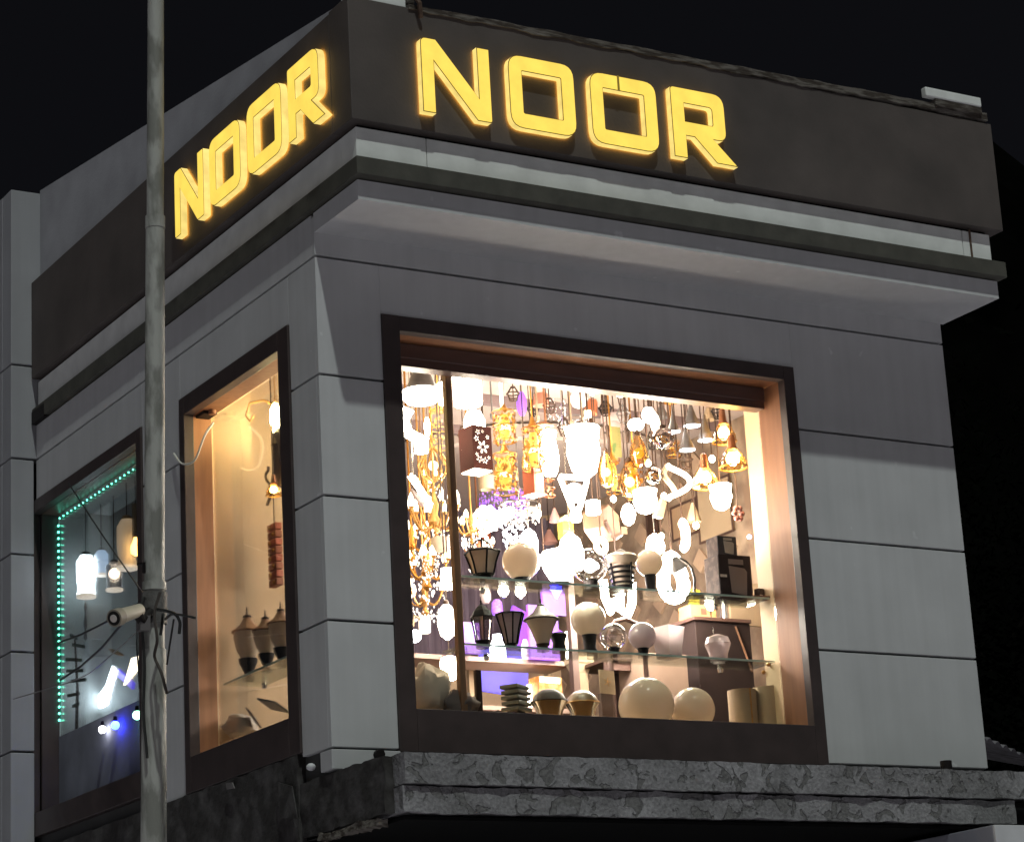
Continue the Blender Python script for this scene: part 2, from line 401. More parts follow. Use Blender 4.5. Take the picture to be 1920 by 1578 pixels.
# masonry behind the cladding
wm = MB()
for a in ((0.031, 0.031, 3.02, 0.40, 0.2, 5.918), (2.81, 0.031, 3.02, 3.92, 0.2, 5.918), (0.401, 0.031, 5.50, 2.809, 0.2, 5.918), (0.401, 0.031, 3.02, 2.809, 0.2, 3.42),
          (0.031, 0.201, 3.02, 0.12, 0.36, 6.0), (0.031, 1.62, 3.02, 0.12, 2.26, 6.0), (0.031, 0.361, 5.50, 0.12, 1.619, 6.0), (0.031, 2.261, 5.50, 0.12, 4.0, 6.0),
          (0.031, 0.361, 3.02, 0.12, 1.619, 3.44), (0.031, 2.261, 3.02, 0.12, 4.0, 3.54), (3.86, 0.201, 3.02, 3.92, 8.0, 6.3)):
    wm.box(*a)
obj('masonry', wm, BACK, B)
# overhanging head: lip, recess, band, fascia
obj('cornice_lip', MB().box(0.0, -0.478, 5.92, 3.945, 0.0, 6.0195), PANEL, B, bevel=0)
obj('olive_moulding', MB().box(-0.028, -0.532, 6.028, 3.975, 0.0, 6.1185), RECESS, B, bevel=0.004)
obj('olive_moulding', MB().box(-0.028, 0.0005, 6.028, 0.2, 3.9, 6.1185), RECESS, B, bevel=0.004)
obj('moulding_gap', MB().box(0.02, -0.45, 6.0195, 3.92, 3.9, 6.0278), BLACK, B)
for x0, x1, dz in ((0.012, 0.392, 0.0), (0.3955, 3.745, -0.004), (3.7485, 3.945, -0.006)):
    obj('cornice_band', MB().box(x0, -0.458, 6.12+dz, x1, -0.3, 6.300), BAND, B, bevel=0.004)
obj('cornice_band', MB().box(0.012, -0.2995, 6.12, 0.16, 3.9, 6.300), BAND, B, bevel=0.004)
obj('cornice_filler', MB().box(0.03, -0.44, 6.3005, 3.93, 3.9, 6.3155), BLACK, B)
obj('fascia_board', MB().box(-0.03, -0.505, 6.316, 4.01, -0.30, 6.955), FASC, B, bevel=0.004)
obj('fascia_board', MB().box(-0.03, -0.2995, 6.316, 0.12, 3.90, 6.945), FASC, B, bevel=0.004)
obj('roof_slab', MB().box(0.13, -0.299, 6.32, 3.9, 8.0, 6.7), BACK, B)
obj('parapet', MB().poly_x([(-0.42, 6.956), (3.904, 6.946), (3.904, 7.575), (-0.42, 6.990)], 0.03, 0.14), PARA, B)
# peeling strip on the top edge of the fascia
def ragged(x0, x1, y0, y1, zt, zb, amp, n, seed):
    mb = MB(); vs = []; fs = []
    for i in range(n+1):
        x = x0 + (x1-x0)*i/n
        w = noise.noise(Vector((x*5.0, seed, 0)))*amp + noise.noise(Vector((x*19.0, seed, 3)))*amp*0.6
        t = noise.noise(Vector((x*7.0, seed, 9)))*0.006
        zt_ = zt(x) if callable(zt) else zt
        zb_ = zb(x) if callable(zb) else zb
        vs += [(x, y0, zb_+w), (x, y0, zt_+t), (x, y1, zt_+t), (x, y1, zb_+w)]
    for i in range(n):
        a, b = 4*i, 4*i+4
        fs += [(a, b, b+1, a+1), (a+1, b+1, b+2, a+2), (a+2, b+2, b+3, a+3), (a+3, b+3, b, a)]
    fs += [(0, 1, 2, 3), (4*n+3, 4*n+2, 4*n+1, 4*n)]
    return mb.add(vs, fs)
obj('peeling_trim', ragged(0.30, 3.98, -0.515, -0.30, lambda x: 6.966 + 0.012*x, lambda x: 6.942 + 0.007*x + .005*math.sin(x*23)*math.sin(x*7.1), 0.009, 220, 1.7), PEEL, B)
obj('coping_block', MB().box(0.03, -0.49, 6.957, 0.30, -0.32, 7.06), BAND, B, bevel=0.006)
obj('coping_block', MB().box(0.302, -0.50, 6.985, 0.345, -0.34, 7.03), PEEL, B, bevel=0.006)
obj('coping_strip', MB().box(3.53, -0.535, 7.035, 3.93, -0.495, 7.09), BAND, B, bevel=0.006)
obj('coping_strip', MB().box(3.60, -0.53, 6.99, 3.935, -0.36, 7.0345), PEEL, B, bevel=0.006)
obj('bracket', MB().tube([(0.335, -0.53, 7.0), (0.345, -0.545, 6.97), (0.36, -0.525, 6.90)], 0.012, 6), RUST, B)
obj('wall_stain_pipe', MB().tube([(3.80, -0.462, 6.31), (3.80, -0.462, 6.13)], 0.006, 6), RUST, B)
# plinth below the corner panel
obj('plinth_strip', MB().box(-0.012, -0.02, 3.30, 0.346, 0.10, 3.392), PANEL, B, bevel=0.003)
obj('drain_pipe', MB().tube([(0.225, -0.05, 3.37), (0.225, 0.0, 3.37)], 0.024, 10), IRON, B, smooth=True)
obj('vent_pipe', MB().tube([(*(3.1909,-0.52,3.2474)[:2], 3.24), (*(3.1909,-0.52,3.2474)[:2], 3.345)], 0.030, 12), IRON, B, smooth=True)

# --- front window
def ring_y(x0, z0, x1, z1, l, b, r, t, y0, y1):
    m = MB()
    m.box(x0, y0, z0, x0+l, y1, z1); m.box(x1-r, y0, z0, x1, y1, z1)
    m.box(x0+l+.0005, y0, z0, x1-r-.0005, y1, z0+b); m.box(x0+l+.0005, y0, z1-t, x1-r-.0005, y1, z1)
    return m
def ring_x(y0, z0, y1, z1, l, b, r, t, x0, x1):
    m = MB()
    m.box(x0, y0, z0, x1, y0+l, z1); m.box(x0, y1-r, z0, x1, y1, z1)
    m.box(x0, y0+l+.0005, z0, x1, y1-r-.0005, z0+b); m.box(x0, y0+l+.0005, z1-t, x1, y1-r-.0005, z1)
    return m
W = obj('display_window', ring_y(0.349, 3.392, 2.848, 5.543, 0.097, 0.205, 0.072, 0.078, -0.012, 0.045), TRIMD, B, bevel=0.003)
obj('side_lining', MB().box(2.777, 0.0455, 3.59, 2.797, 0.235, 5.465), LINING, W)
obj('side_lining', MB().box(0.425, 0.0455, 3.59, 0.445, 0.235, 5.465), LINING, W)
obj('head_lining', MB().box(0.446, 0.0455, 5.466, 2.776, 0.235, 5.486), LINING, W)
obj('shutter_box', MB().box(0.446, 0.150, 5.385, 2.762, 0.232, 5.465), LINDK, W, bevel=0.006)
obj('shutter_rail', MB().box(0.446, 0.153, 5.345, 2.755, 0.232, 5.3845), LINDK, W, bevel=0.002)
obj('pane', MB().box(0.446, 0.236, 3.57, 2.776, 0.242, 5.468), PANE, W)
obj('mullion', MB().box(0.835, 0.246, 3.56, 0.870, 0.285, 5.46), mat('tan_post', (.36, .19, .10), .6, stretch=(6, 6, .6)), W, bevel=0.003)
# --- narrow side window
W = obj('display_window', ring_x(0.309, 3.425, 1.667, 5.543, 0.118, 0.185, 0.066, 0.10, -0.012, 0.045), TRIMD, B, bevel=0.003)
obj('side_lining', MB().box(0.0455, 1.602, 3.59, 0.148, 1.622, 5.445), LINING, W)
obj('side_lining', MB().box(0.0455, 0.407, 3.59, 0.148, 0.427, 5.445), LINING, W)
obj('head_lining', MB().box(0.0455, 0.4275, 5.445, 0.148, 1.6015, 5.465), LINING, W)
obj('pane', MB().box(0.150, 0.428, 3.59, 0.155, 1.601, 5.444), PANE, W)
obj('sill_board', MB().box(0.0455, 0.4275, 3.575, 0.148, 1.6015, 3.589), TRIMD, W)
# --- far side window
W = obj('display_window', ring_x(2.206, 3.50, 4.02, 5.543, 0.07, 0.14, 0.05, 0.075, -0.012, 0.045), TRIMD, B, bevel=0.003)
obj('side_lining', MB().box(0.0455, 3.935, 3.60, 0.155, 3.955, 5.465), TRIMD, W)
obj('side_lining', MB().box(0.0455, 2.256, 3.60, 0.155, 2.276, 5.465), TRIMD, W)
obj('head_lining', MB().box(0.0455, 2.2765, 5.466, 0.155, 3.9345, 5.486), LINDK, W)
obj('pane', MB().box(0.157, 2.277, 3.60, 0.162, 3.934, 5.465), PANE, W)
obj('frosted_panel', MB().box(0.150, 2.277, 3.60, 0.1565, 3.934, 4.10), SLATE, W)

# --- ground floor and ledge
obj('ground_floor_wall', MB().box(0.04, 0.35, 0.0, 3.9, 0.5, 3.019), BLACK, B)  # shadow below the ledge is put into the wall's black colour
obj('ground_floor_side', MB().box(0.02, 0.501, 0.0, 0.03, 3.9, 3.02), BLACK, B)
obj('floor_slab', MB().box(0.03, 0.21, 3.021, 3.86, 8.0, 3.10), BLACK, B)
def rough_box(x0, y0, z0, x1, y1, z1, nx, ny, nz, amp, freq, seed):
    bm = bmesh.new()
    idx = {}
    def V(i, j, k):
        key = (i, j, k)
        if key not in idx:
            p = Vector((x0+(x1-x0)*i/nx, y0+(y1-y0)*j/ny, z0+(z1-z0)*k/nz))
            q = p*freq + Vector((seed, seed*2, 0))
            e = sum((i in (0, nx), j in (0, ny), k in (0, nz)))
            a = amp*(1.0 if e == 1 else 1.9)
            d = Vector((noise.noise(q), noise.noise(q+Vector((7, 3, 1))), noise.noise(q+Vector((1, 9, 5)))))*a
            d += Vector((noise.noise(q*3.1), noise.noise(q*3.1+Vector((7, 3, 1))), noise.noise(q*3.1+Vector((1, 9, 5)))))*a*0.6
            idx[key] = bm.verts.new(p+d)
        return idx[key]
    for i in range(nx):
        for j in range(ny):
            for k in (0, nz): bm.faces.new((V(i,j,k), V(i+1,j,k), V(i+1,j+1,k), V(i,j+1,k)))
        for k in range(nz):
            for j in (0, ny): bm.faces.new((V(i,j,k), V(i+1,j,k), V(i+1,j,k+1), V(i,j,k+1)))
    for j in range(ny):
        for k in range(nz):
            for i in (0, nx): bm.faces.new((V(i,j,k), V(i,j+1,k), V(i,j+1,k+1), V(i,j,k+1)))
    m = MB(); bm.verts.index_update()
    m.v = [tuple(v.co) for v in bm.verts]; m.f = [tuple(v.index for v in f.verts) for f in bm.faces]
    bm.free(); return m
obj('upper_ledge', rough_box(0.05, -0.605, 3.150, 5.2, 0.18, 3.288, 260, 12, 8, 0.0032, 9.0, 2.0), CONC, B, smooth=True)
obj('lower_ledge', rough_box(0.045, -0.585, 3.025, 3.56, 0.18, 3.140, 190, 12, 8, 0.004, 9.0, 5.0), CONC, B, smooth=True)
obj('ledge_shade_board', MB().box(0.06, -0.56, 2.998, 3.53, 0.349, 3.012), BLACK, B)  # added black board, paints in the shade under the ledge
obj('ledge_shade_board', MB().box(3.56, -0.58, 3.10, 5.2, 0.349, 3.135), BLACK, B)  # same added shade board under the longer upper course
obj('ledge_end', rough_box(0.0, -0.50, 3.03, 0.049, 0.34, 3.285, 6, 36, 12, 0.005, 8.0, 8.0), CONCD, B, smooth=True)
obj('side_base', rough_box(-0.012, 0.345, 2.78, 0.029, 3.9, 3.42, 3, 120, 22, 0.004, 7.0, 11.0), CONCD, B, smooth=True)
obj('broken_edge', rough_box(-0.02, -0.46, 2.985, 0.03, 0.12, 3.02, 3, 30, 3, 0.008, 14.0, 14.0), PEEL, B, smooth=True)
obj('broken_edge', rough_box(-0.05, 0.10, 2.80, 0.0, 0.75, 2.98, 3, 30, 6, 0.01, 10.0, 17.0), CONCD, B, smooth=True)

# --- annex at the far end of the side wall
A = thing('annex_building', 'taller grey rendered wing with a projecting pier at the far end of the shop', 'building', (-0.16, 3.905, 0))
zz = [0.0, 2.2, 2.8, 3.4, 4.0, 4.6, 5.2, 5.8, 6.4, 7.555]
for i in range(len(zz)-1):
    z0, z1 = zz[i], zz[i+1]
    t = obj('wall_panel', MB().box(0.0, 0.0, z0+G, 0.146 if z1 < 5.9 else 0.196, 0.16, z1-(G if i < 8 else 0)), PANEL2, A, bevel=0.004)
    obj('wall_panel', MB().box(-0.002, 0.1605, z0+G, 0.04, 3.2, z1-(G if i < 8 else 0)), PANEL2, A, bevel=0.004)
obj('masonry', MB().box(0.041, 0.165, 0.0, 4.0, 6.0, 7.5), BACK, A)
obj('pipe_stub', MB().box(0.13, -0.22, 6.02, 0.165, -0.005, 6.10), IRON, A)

# ------------------------------------------------------------------ the two signs
def curve_mesh(name, splines, ext, off=0.0):
    cu = bpy.data.curves.new(name, 'CURVE'); cu.dimensions = '2D'; cu.fill_mode = 'BOTH'; cu.extrude = ext; cu.offset = off
    for pts in splines:
        sp = cu.splines.new('POLY'); sp.points.add(len(pts)-1)
        for p, (x, y) in zip(sp.points, pts): p.co = (x, y, 0, 1)
        sp.use_cyclic_u = True
    o = bpy.data.objects.new(name, cu); COL.objects.link(o)
    me = bpy.data.meshes.new_from_object(o.evaluated_get(bpy.context.evaluated_depsgraph_get()))
    COL.objects.unlink(o); bpy.data.objects.remove(o); bpy.data.curves.remove(cu)
    return me
def rounded(pts, rad):
    out = []; n = len(pts)
    for i, p in enumerate(pts):
        r = rad.get(i, 0) if isinstance(rad, dict) else rad
        if not r: out.append(p); continue
        P = Vector(p); a = (Vector(pts[i-1])-P).normalized(); b = (Vector(pts[(i+1) % n])-P).normalized()
        for k in range(6):
            t = k/5; q = P + a*r*(1-t)**2 + b*r*t**2
            out.append((q.x, q.y))
    return out
def shape_letter(ch, w, h):
    if ch == 'N':
        return [rounded([(0,0),(.072,0),(.072,h*.70),(w-.082,0),(w,0),(w,h),(w-.07,h),(w-.07,h*.31),(.085,h),(0,h)], {9: .03, 4: .012})]
    if ch == 'O':
        return [rounded([(0,0),(w,0),(w,h),(0,h)], .075), rounded([(.078,.082),(.078,h-.082),(w-.078,h-.082),(w-.078,.082)], .006)]
    return [rounded([(0,0),(.082,0),(.082,.125),(.135,.125),(w-.13,0),(w,0),(w-.14,.128),(w-.06,.128),(w-.06,h),(0,h)], {7: .05, 8: .075, 9: .02}),
            rounded([(.082,.205),(.082,h-.085),(w-.14,h-.085),(w-.14,.205)], {2: .02, 3: .01})]
LSIDE = emat('lit_yellow_return', (1.0, 0.76, 0.22), 0.95, base=(0.3, 0.2, 0.05), var=0.18, scale=14)
LFACE = emat('lit_yellow_face', (1.0, 0.725, 0.11), 1.0, base=(0.3, 0.2, 0.05), var=0.10, scale=9)
LHALO = emat('letter_rear_glow', (1.0, 0.46, 0.06), 8.0)
LRIM = mat('letter_trim', (0.16, 0.10, 0.03), 0.6)
def sign(label, spots, T, rot):
    root = thing('shop_sign', label, 'sign', T)
    root.rotation_euler = (0, 0, rot)
    for ch, x, z, w, h, tilt in spots:
        sp = shape_letter(ch, w, h)
        me = curve_mesh('letter', sp, 0.019)
        me.materials.clear(); me.materials.append(LSIDE); me.materials.append(LRIM); me.materials.append(LHALO)
        for p in me.polygons: p.material_index = 1 if p.normal.z > 0.8 else 2 if p.normal.z < -0.8 else 0
        o = bpy.data.objects.new('letter', me); COL.objects.link(o); o.parent = root
        o.location = (x, -0.026, z)
        o.rotation_euler = (math.pi/2, tilt, 0)
        f = curve_mesh('letter_face', sp, 0.002, -0.0045)
        f.materials.clear(); f.materials.append(LFACE)
        fo = bpy.data.objects.new('letter_face', f); COL.objects.link(fo); fo.parent = o
        fo.location = (0, 0, 0.0215)
    return root
SZ = 6.0
sign('row of yellow lit NOOR letters on the wider fascia facing the street',
     [('N', .334, 6.395, .385, .392, 0), ('O', .825, 6.398, .382, .390, 0), ('O', 1.301, 6.392, .401, .388, 0), ('R', 1.791, 6.394, .395, .390, 0)], (0, -.505, 0), 0)
sign('row of yellow lit NOOR letters on the side fascia behind the pole',
     [('N', -1.513, 6.405, .382, .378, 0), ('O', -1.047, 6.405, .385, .378, 0), ('O', -.570, 6.405, .405, .382, 0), ('R', -.082, 6.405, .40, .390, 0)], (-.03, 0, 0), -math.pi/2)
tape = obj('break_mark', MB().box(.165, .306, 0.0238, .178, .388, 0.0255), mat('break_mark_amber', (.60, .40, .06), .6), bpy.data.objects['letter.002'])  # thin strip drawn for the small break in this letter's face

# ------------------------------------------------------------------ inside of the shop
struct('ceiling', MB().box(0.13, 0.21, 5.86, 3.85, 8.0, 5.915), CEIL)
struct('wall_back', MB().box(0.95, 4.05, 3.1, 3.84, 4.15, 5.858), CREAM)
struct('wall_right', MB().box(3.79, 0.21, 3.1, 3.85, 4.049, 5.858), TAUPE)
struct('wall_partition', MB().box(0.16, 1.64, 3.1, 0.40, 1.74, 5.858), CREAM)
struct('wall_partition', MB().box(0.402, 1.80, 3.1, 0.92, 1.88, 5.858), CREAM)
struct('wall_niche', MB().box(0.165, 3.96, 3.1, 0.80, 4.04, 5.858), TEALW)
struct('wall_niche', MB().box(0.80, 1.885, 3.1, 0.88, 4.04, 5.858), SLATE)
struct('ceiling_niche', MB().poly_x([(2.3, 5.50), (3.95, 5.50), (3.95, 5.56), (2.3, 5.56)], 0.17, 0.50), TEALW)
struct('wall_display_end', MB().box(2.80, 0.237, 3.1, 2.84, 0.405, 5.858), CREAM)
struct('display_deck', MB().box(0.17, 0.246, 3.50, 2.79, 0.62, 3.575), CREAM)
struct('display_deck', MB().box(0.17, 0.6205, 3.50, 0.50, 1.63, 3.575), CREAM)
struct('dropped_ceiling', MB().lathe([(0.98, 0.0), (1.0, 0.02), (1.0, 0.10)], 48, (3.0, 3.2, 5.74)), CEIL)
cb = MB()
for i in range(4): cb.box(0.95, 1.9+0.62*i, 5.80, 3.78, 1.94+0.62*i, 5.8595)
struct('ceiling_batten', cb, mat('dark_batten', (0.17, 0.12, 0.12), 0.7))
cur = MB(); pts = []
for i in range(60):
    x = 2.35 + 1.40*i/59
    pts.append((x, 3.98 + 0.035*math.sin(i*1.55)))
cur.add([(x, y, 4.7) for x, y in pts] + [(x, y, 5.73) for x, y in pts], [(i, i+1, i+61, i+60) for i in range(59)])
tag(obj('curtain', cur, MAUVE, smooth=True), 'mauve pleated curtain hanging on the back wall below the round ceiling edge', 'curtain')

# --- glass shelves
def glass_shelf(label, x0, y0, x1, y1, z):
    t = thing('glass_shelf', label, 'shelf', (x0, y0, z), 'glass shelves of the displays')
    obj('shelf_plate', MB().box(0, 0.0045, 0, x1-x0, y1-y0, 0.010), SHELFG, t)
    obj('front_edge', MB().box(0, 0, 0, x1-x0, 0.004, 0.010), SHELFE, t)
    for k in (0.12, 0.88):
        obj('bracket', MB().lathe([(0.012, -0.03), (0.016, -0.012), (0.012, 0.0)], 10, ((x1-x0)*k, (y1-y0)*0.8, -0.001)), CHROME, t)
    return t
Z1, Z2, ZD = 4.328, 3.985, 3.576
glass_shelf('upper glass shelf in the big window carrying lanterns globes and cartons', 0.90, 0.30, 2.79, 0.53, Z1)
glass_shelf('lower glass shelf in the big window with a row of post lamps', 0.90, 0.30, 2.79, 0.53, Z2)
t = glass_shelf('glass shelf in the narrow side window carrying urn lamps', 0.0, 0.0, 1.0, 0.22, 0)
t.location = (0.175, 1.58, 3.985); t.rotation_euler = (0, 0, -math.pi/2)

# ------------------------------------------------------------------ lamp kit
CZ = 5.858
def cord(t, z0, z1, m=DKBR, r=0.0035, x=0, y=0, name='cord'):
    return obj(name, MB().tube([(x, y, z0), (x, y, z1)], r, 5), m, t)
def globe(label, x, y, z, w, h, zb, m=OPAL, base=IRON, group='post lamps in the big window', inner=None):
    t = thing('globe_lamp', label, 'lamp', (x, y, zb), group)
    r = w/2; cz = z - zb
    obj('globe', MB().sphere((0,0,cz), r, 28, 16, lo=-0.93), m, t, smooth=True)
    if base is not None:
        top = cz - r*0.93
        obj('base', MB().lathe([(r*.42, 0), (r*.42, top*.15+.002), (r*.34, top*.3+.004), (r*.40, max(top-.004, .008)), (r*.46, top+.006)], 18), base, t, smooth=True)
    if inner: obj('bulb', MB().sphere((0,0,cz), r*0.4, 14, 8), inner, t, smooth=True)
    return t
def lantern(label, x, y, zb, w, h, sides, roof, m=OPAL, frame=IRON, name='post_lantern', bars=True, flare=0.5, group='post lamps in the big window'):
    """tapered lantern on a base: panes, corner bars, roof, finial"""
    t = thing(name, label, 'lantern', (x, y, zb), group, rotz=random.uniform(-.3, .3))
    R = w/2; r0 = R*flare; b0 = h*0.14; b1 = h*(0.60 if roof else 0.9)
    obj('pane', MB().lathe([(r0, b0), (r0+(R*.9-r0)*.45, b0+(b1-b0)*.5), (R*.92, b1)], sides, caps=False, phase=.4), m, t)
    if bars:
        for k in range(sides):
            a = 2*math.pi*k/sides + .4
            c, s_ = math.cos(a), math.sin(a)
            obj('bar', MB().tube([(r0*1.03*c, r0*1.03*s_, b0), ((r0+(R*.9-r0)*.45)*1.03*c, (r0+(R*.9-r0)*.45)*1.03*s_, b0+(b1-b0)*.5), (R*.96*c, R*.96*s_, b1)], R*.055, 5), frame, t)
    obj('base', MB().lathe([(r0*.95, 0), (r0*1.0, h*.04), (r0*.8, h*.08), (r0*1.15, b0)], 16), frame, t, smooth=True)
    obj('rim', MB().lathe([(R*.98, b1-h*.012), (R*1.05, b1), (R*1.0, b1+h*.025), (R*.9, b1+h*.025)], sides, phase=.4), frame, t)
    if roof == 'dome':
        obj('roof', MB().lathe([(R*.95, b1+h*.026), (R*.75, b1+h*.12), (R*.42, b1+h*.2), (R*.12, b1+h*.24)], sides, phase=.4), frame, t)
        obj('finial', MB().lathe([(R*.12, b1+h*.24), (R*.06, b1+h*.28), (R*.10, b1+h*.31), (R*.03, b1+h*.34), (R*.025, h)], 8), frame, t)
    elif roof == 'cone':
        obj('roof', MB().lathe([(R*.98, b1+h*.026), (R*.5, b1+h*.14), (R*.28, b1+h*.25), (R*.2, b1+h*.26)], 20), DKBR, t, smooth=True)
        obj('finial', MB().lathe([(R*.24, b1+h*.26), (R*.22, b1+h*.29), (R*.07, b1+h*.31), (R*.05, h)], 8), DKBR, t)
    elif roof == 'ring':
        obj('roof', MB().lathe([(R*.92, b1+h*.026), (R*.62, b1+h*.07), (R*.2, b1+h*.10)], sides, phase=.4), GREYM, t)
        obj('finial', MB().tube([(R*.55*math.cos(a), 0, b1+h*.06+R*.55*math.sin(a)) for a in [math.pi*i/10 for i in range(11)]], R*.05, 5), frame, t)
        obj('finial_rod', MB().tube([(0, 0, b1+h*.1), (0, 0, h)], R*.05, 5), frame, t)
    return t
def pendant(name, label, x, y, z, w, h, prof, m, cap=DKBR, bulb=None, capw=.3, group='lamps hanging in the big window', seg=22, sq=1.0, top=CZ, bulbr=.42):
    """shade of a given (r, z) profile in units of w/2 and h (z from 0 bottom to 1 top), hung on a cord"""
    t = thing(name, label, 'pendant lamp', (x, y, z-h/2), group)
    obj('shade', MB().lathe([(max(1e-4, r*w/2), q*h) for r, q in prof], seg, caps=False, sq=sq), m, t, smooth=True)
    obj('cap', MB().lathe([(capw*w/2, h*.98), (capw*w/2, h*1.06), (capw*w/4, h*1.12)], 12), cap, t, smooth=True)
    cord(t, h*1.1, top-(z-h/2))
    if bulb is not None: obj('bulb', MB().sphere((0, 0, h*.42), w/2*bulbr, 12, 8), bulb, t, smooth=True)
    return t
TULIP = [(.25, 0), (.62, .05), (.86, .35), (1.0, .68), (.88, .9), (.45, .97), (.12, 1)]
DRUM = [(.96, 0), (1.0, .02), (1.0, .97), (.2, 1)]
BELL = [(1.0, 0), (.96, .12), (.6, .55), (.3, .85), (.2, 1)]
VASE = [(.55, 0), (.8, .1), (1.0, .35), (.85, .6), (.7, .78), (.9, .95), (.3, 1)]
OVAL = [(.2, 0), (.7, .12), (1, .45), (.95, .62), (.6, .9), (.2, 1)]
JAR = [(.3, 0), (.75, .06), (1.0, .3), (1.0, .5), (.7, .75), (.35, .92), (.3, 1)]
CONE = [(1.0, 0), (.97, .04), (.5, .5), (.14, 1)]
SCALLOP = [(.3, 0), (.7, .1), (1.0, .5), (.9, .75), (1.05, .98), (.95, 1)]
def cone_pendant(label, x, y, z, w, h, m=GREYM):
    t = pendant('cone_pendant', label, x, y, z, w, h, CONE, m, cap=m, capw=.18)
    obj('diffuser', MB().lathe([(1e-4, 0), (w*.46, 0.0)], 20, (0, 0, h*.03), caps=False), W3, t)
    return t
def speckled(label, x, y, z, w, h, inner=AMB, n=110, m=GOLD, top=CZ, cat='pendant lamp', name='filigree_pendant'):
    t = thing(name, label, cat, (x, y, z-h/2), 'lamps hanging in the big window')
    mb = MB(); rr = w/2
    for i in range(n):
        a = random.uniform(0, 2*math.pi); q = random.uniform(0, h); s_ = random.uniform(.10, .2)*rr; hh = s_*random.uniform(.7, 1.7)
        r = rr*random.uniform(.92, 1.04)
        ca, sa = math.cos(a), math.sin(a); p = Vector((r*ca, r*sa, q)); u = Vector((-sa, ca, 0))*s_; v = Vector((0, 0, hh)); tw = random.uniform(-.5, .5)
        u2 = u*math.cos(tw)+v*math.sin(tw)*.7; v2 = v*math.cos(tw)-u*math.sin(tw)*.7
        mb.add([p-u2, p-v2, p+u2, p+v2], [(0, 1, 2, 3)])
    obj('filigree', mb, m, t)
    rg = MB()
    for q in (0, h*.5, h): rg.tube([(rr*math.cos(2*math.pi*k/18), rr*math.sin(2*math.pi*k/18), q) for k in range(18)], rr*.06, 5, closed=True)
    obj('hoop', rg, m, t)
    if inner:
        obj('core', MB().lathe([(rr*.3, h*.08), (rr*.46, h*.25), (rr*.46, h*.7), (rr*.3, h*.9)], 14), inner, t, smooth=True)
        obj('bulb', MB().sphere((0, 0, h*.45), rr*.5, 12, 8, sz=1.1), FILB, t, smooth=True)
    obj('cap', MB().lathe([(rr*.7, h), (rr*.35, h*1.12), (rr*.12, h*1.3)], 12), m, t, smooth=True)
    cord(t, h*1.28, top-(z-h/2), m, 0.005)
    return t
def chandelier(label, x, y, z, w, h, arms=7, m=GOLDM, shade=W2, seed=1, top=CZ, crystals=True, shs=.10):
    t = thing('chandelier', label, 'chandelier', (x, y, z), 'chandeliers seen through the big window')
    rnd = random.Random(seed); R = w/2
    obj('stem', MB().lathe([(R*.05, -h*.5), (R*.22, -h*.42), (R*.10, -h*.3), (R*.28, -h*.12), (R*.12, 0), (R*.2, h*.15), (R*.08, h*.3), (R*.05, h*.5)], 14), m, t, smooth=True)
    cord(t, h*.5, top-z, m, 0.006)
    for k in range(arms):
        a = 2*math.pi*k/arms + rnd.uniform(-.2, .2); c, s_ = math.cos(a), math.sin(a)
        pts = []
        for i in range(9):
            q = i/8; rr = R*(.1+.9*q); zz_ = -h*.12 - h*.28*math.sin(q*math.pi*.85) + h*.32*q
            pts.append((rr*c, rr*s_, zz_))
        ar = obj('arm', MB().tube(pts, R*.05, 5), m, t, smooth=True)
        e = pts[-1]
        obj('cup', MB().lathe([(R*.05, 0), (R*.13, h*.04), (R*.10, h*.05)], 10, e), m, ar)
        obj('candle', MB().lathe([(R*shs*.8, h*.05), (R*shs*1.1, h*.13), (R*shs*.7, h*.22), (1e-4, h*.28)], 10, e), shade, ar, smooth=True)
    if crystals:
        mb = MB()
        for i in range(46):
            a = rnd.uniform(0, 2*math.pi); rr = R*rnd.uniform(.2, .95); q = -h*rnd.uniform(.25, .62); s_ = R*rnd.uniform(.035, .075)
            p = (rr*math.cos(a), rr*math.sin(a), q)
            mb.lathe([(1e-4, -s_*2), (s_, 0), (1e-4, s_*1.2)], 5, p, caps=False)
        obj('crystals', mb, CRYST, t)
    return t
def crystal_drum(label, x, y, z, w, h, m, n=220, seed=2, top=CZ, taper=1.0, hoop=CHROME):
    t = thing('crystal_chandelier', label, 'chandelier', (x, y, z-h/2), 'chandeliers seen through the big window')
    rnd = random.Random(seed); mb = MB(); R = w/2
    for i in range(n):
        q = rnd.random(); rr = R*(taper+(1-taper)*q)*rnd.uniform(.75, 1.0); a = rnd.uniform(0, 2*math.pi); s_ = R*rnd.uniform(.03, .06)
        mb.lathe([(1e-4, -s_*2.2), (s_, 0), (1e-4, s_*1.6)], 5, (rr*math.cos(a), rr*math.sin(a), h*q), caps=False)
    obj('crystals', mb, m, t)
    rg = MB()
    for q in (.33, .66, 1.0): 
        r_ = R*(taper+(1-taper)*q)
        rg.tube([(r_*math.cos(2*math.pi*k/24), r_*math.sin(2*math.pi*k/24), h*q) for k in range(24)], R*.03, 5, closed=True)
    obj('hoop', rg, hoop, t)
    cord(t, h, top-(z-h/2), hoop, .005)
    return t
def led_shape(label, x, y, z, pts, r, m=W1, name='led_pendant', group='lamps hanging in the big window', hang=None, top=CZ, closed=False, seg=8, cat='pendant lamp'):
    t = thing(name, label, cat, (x, y, z), group)
    obj('led_tube', MB().tube(pts, r, seg, closed=closed), m, t, smooth=True)
    if hang is not None: cord(t, hang, top-z)
    return t
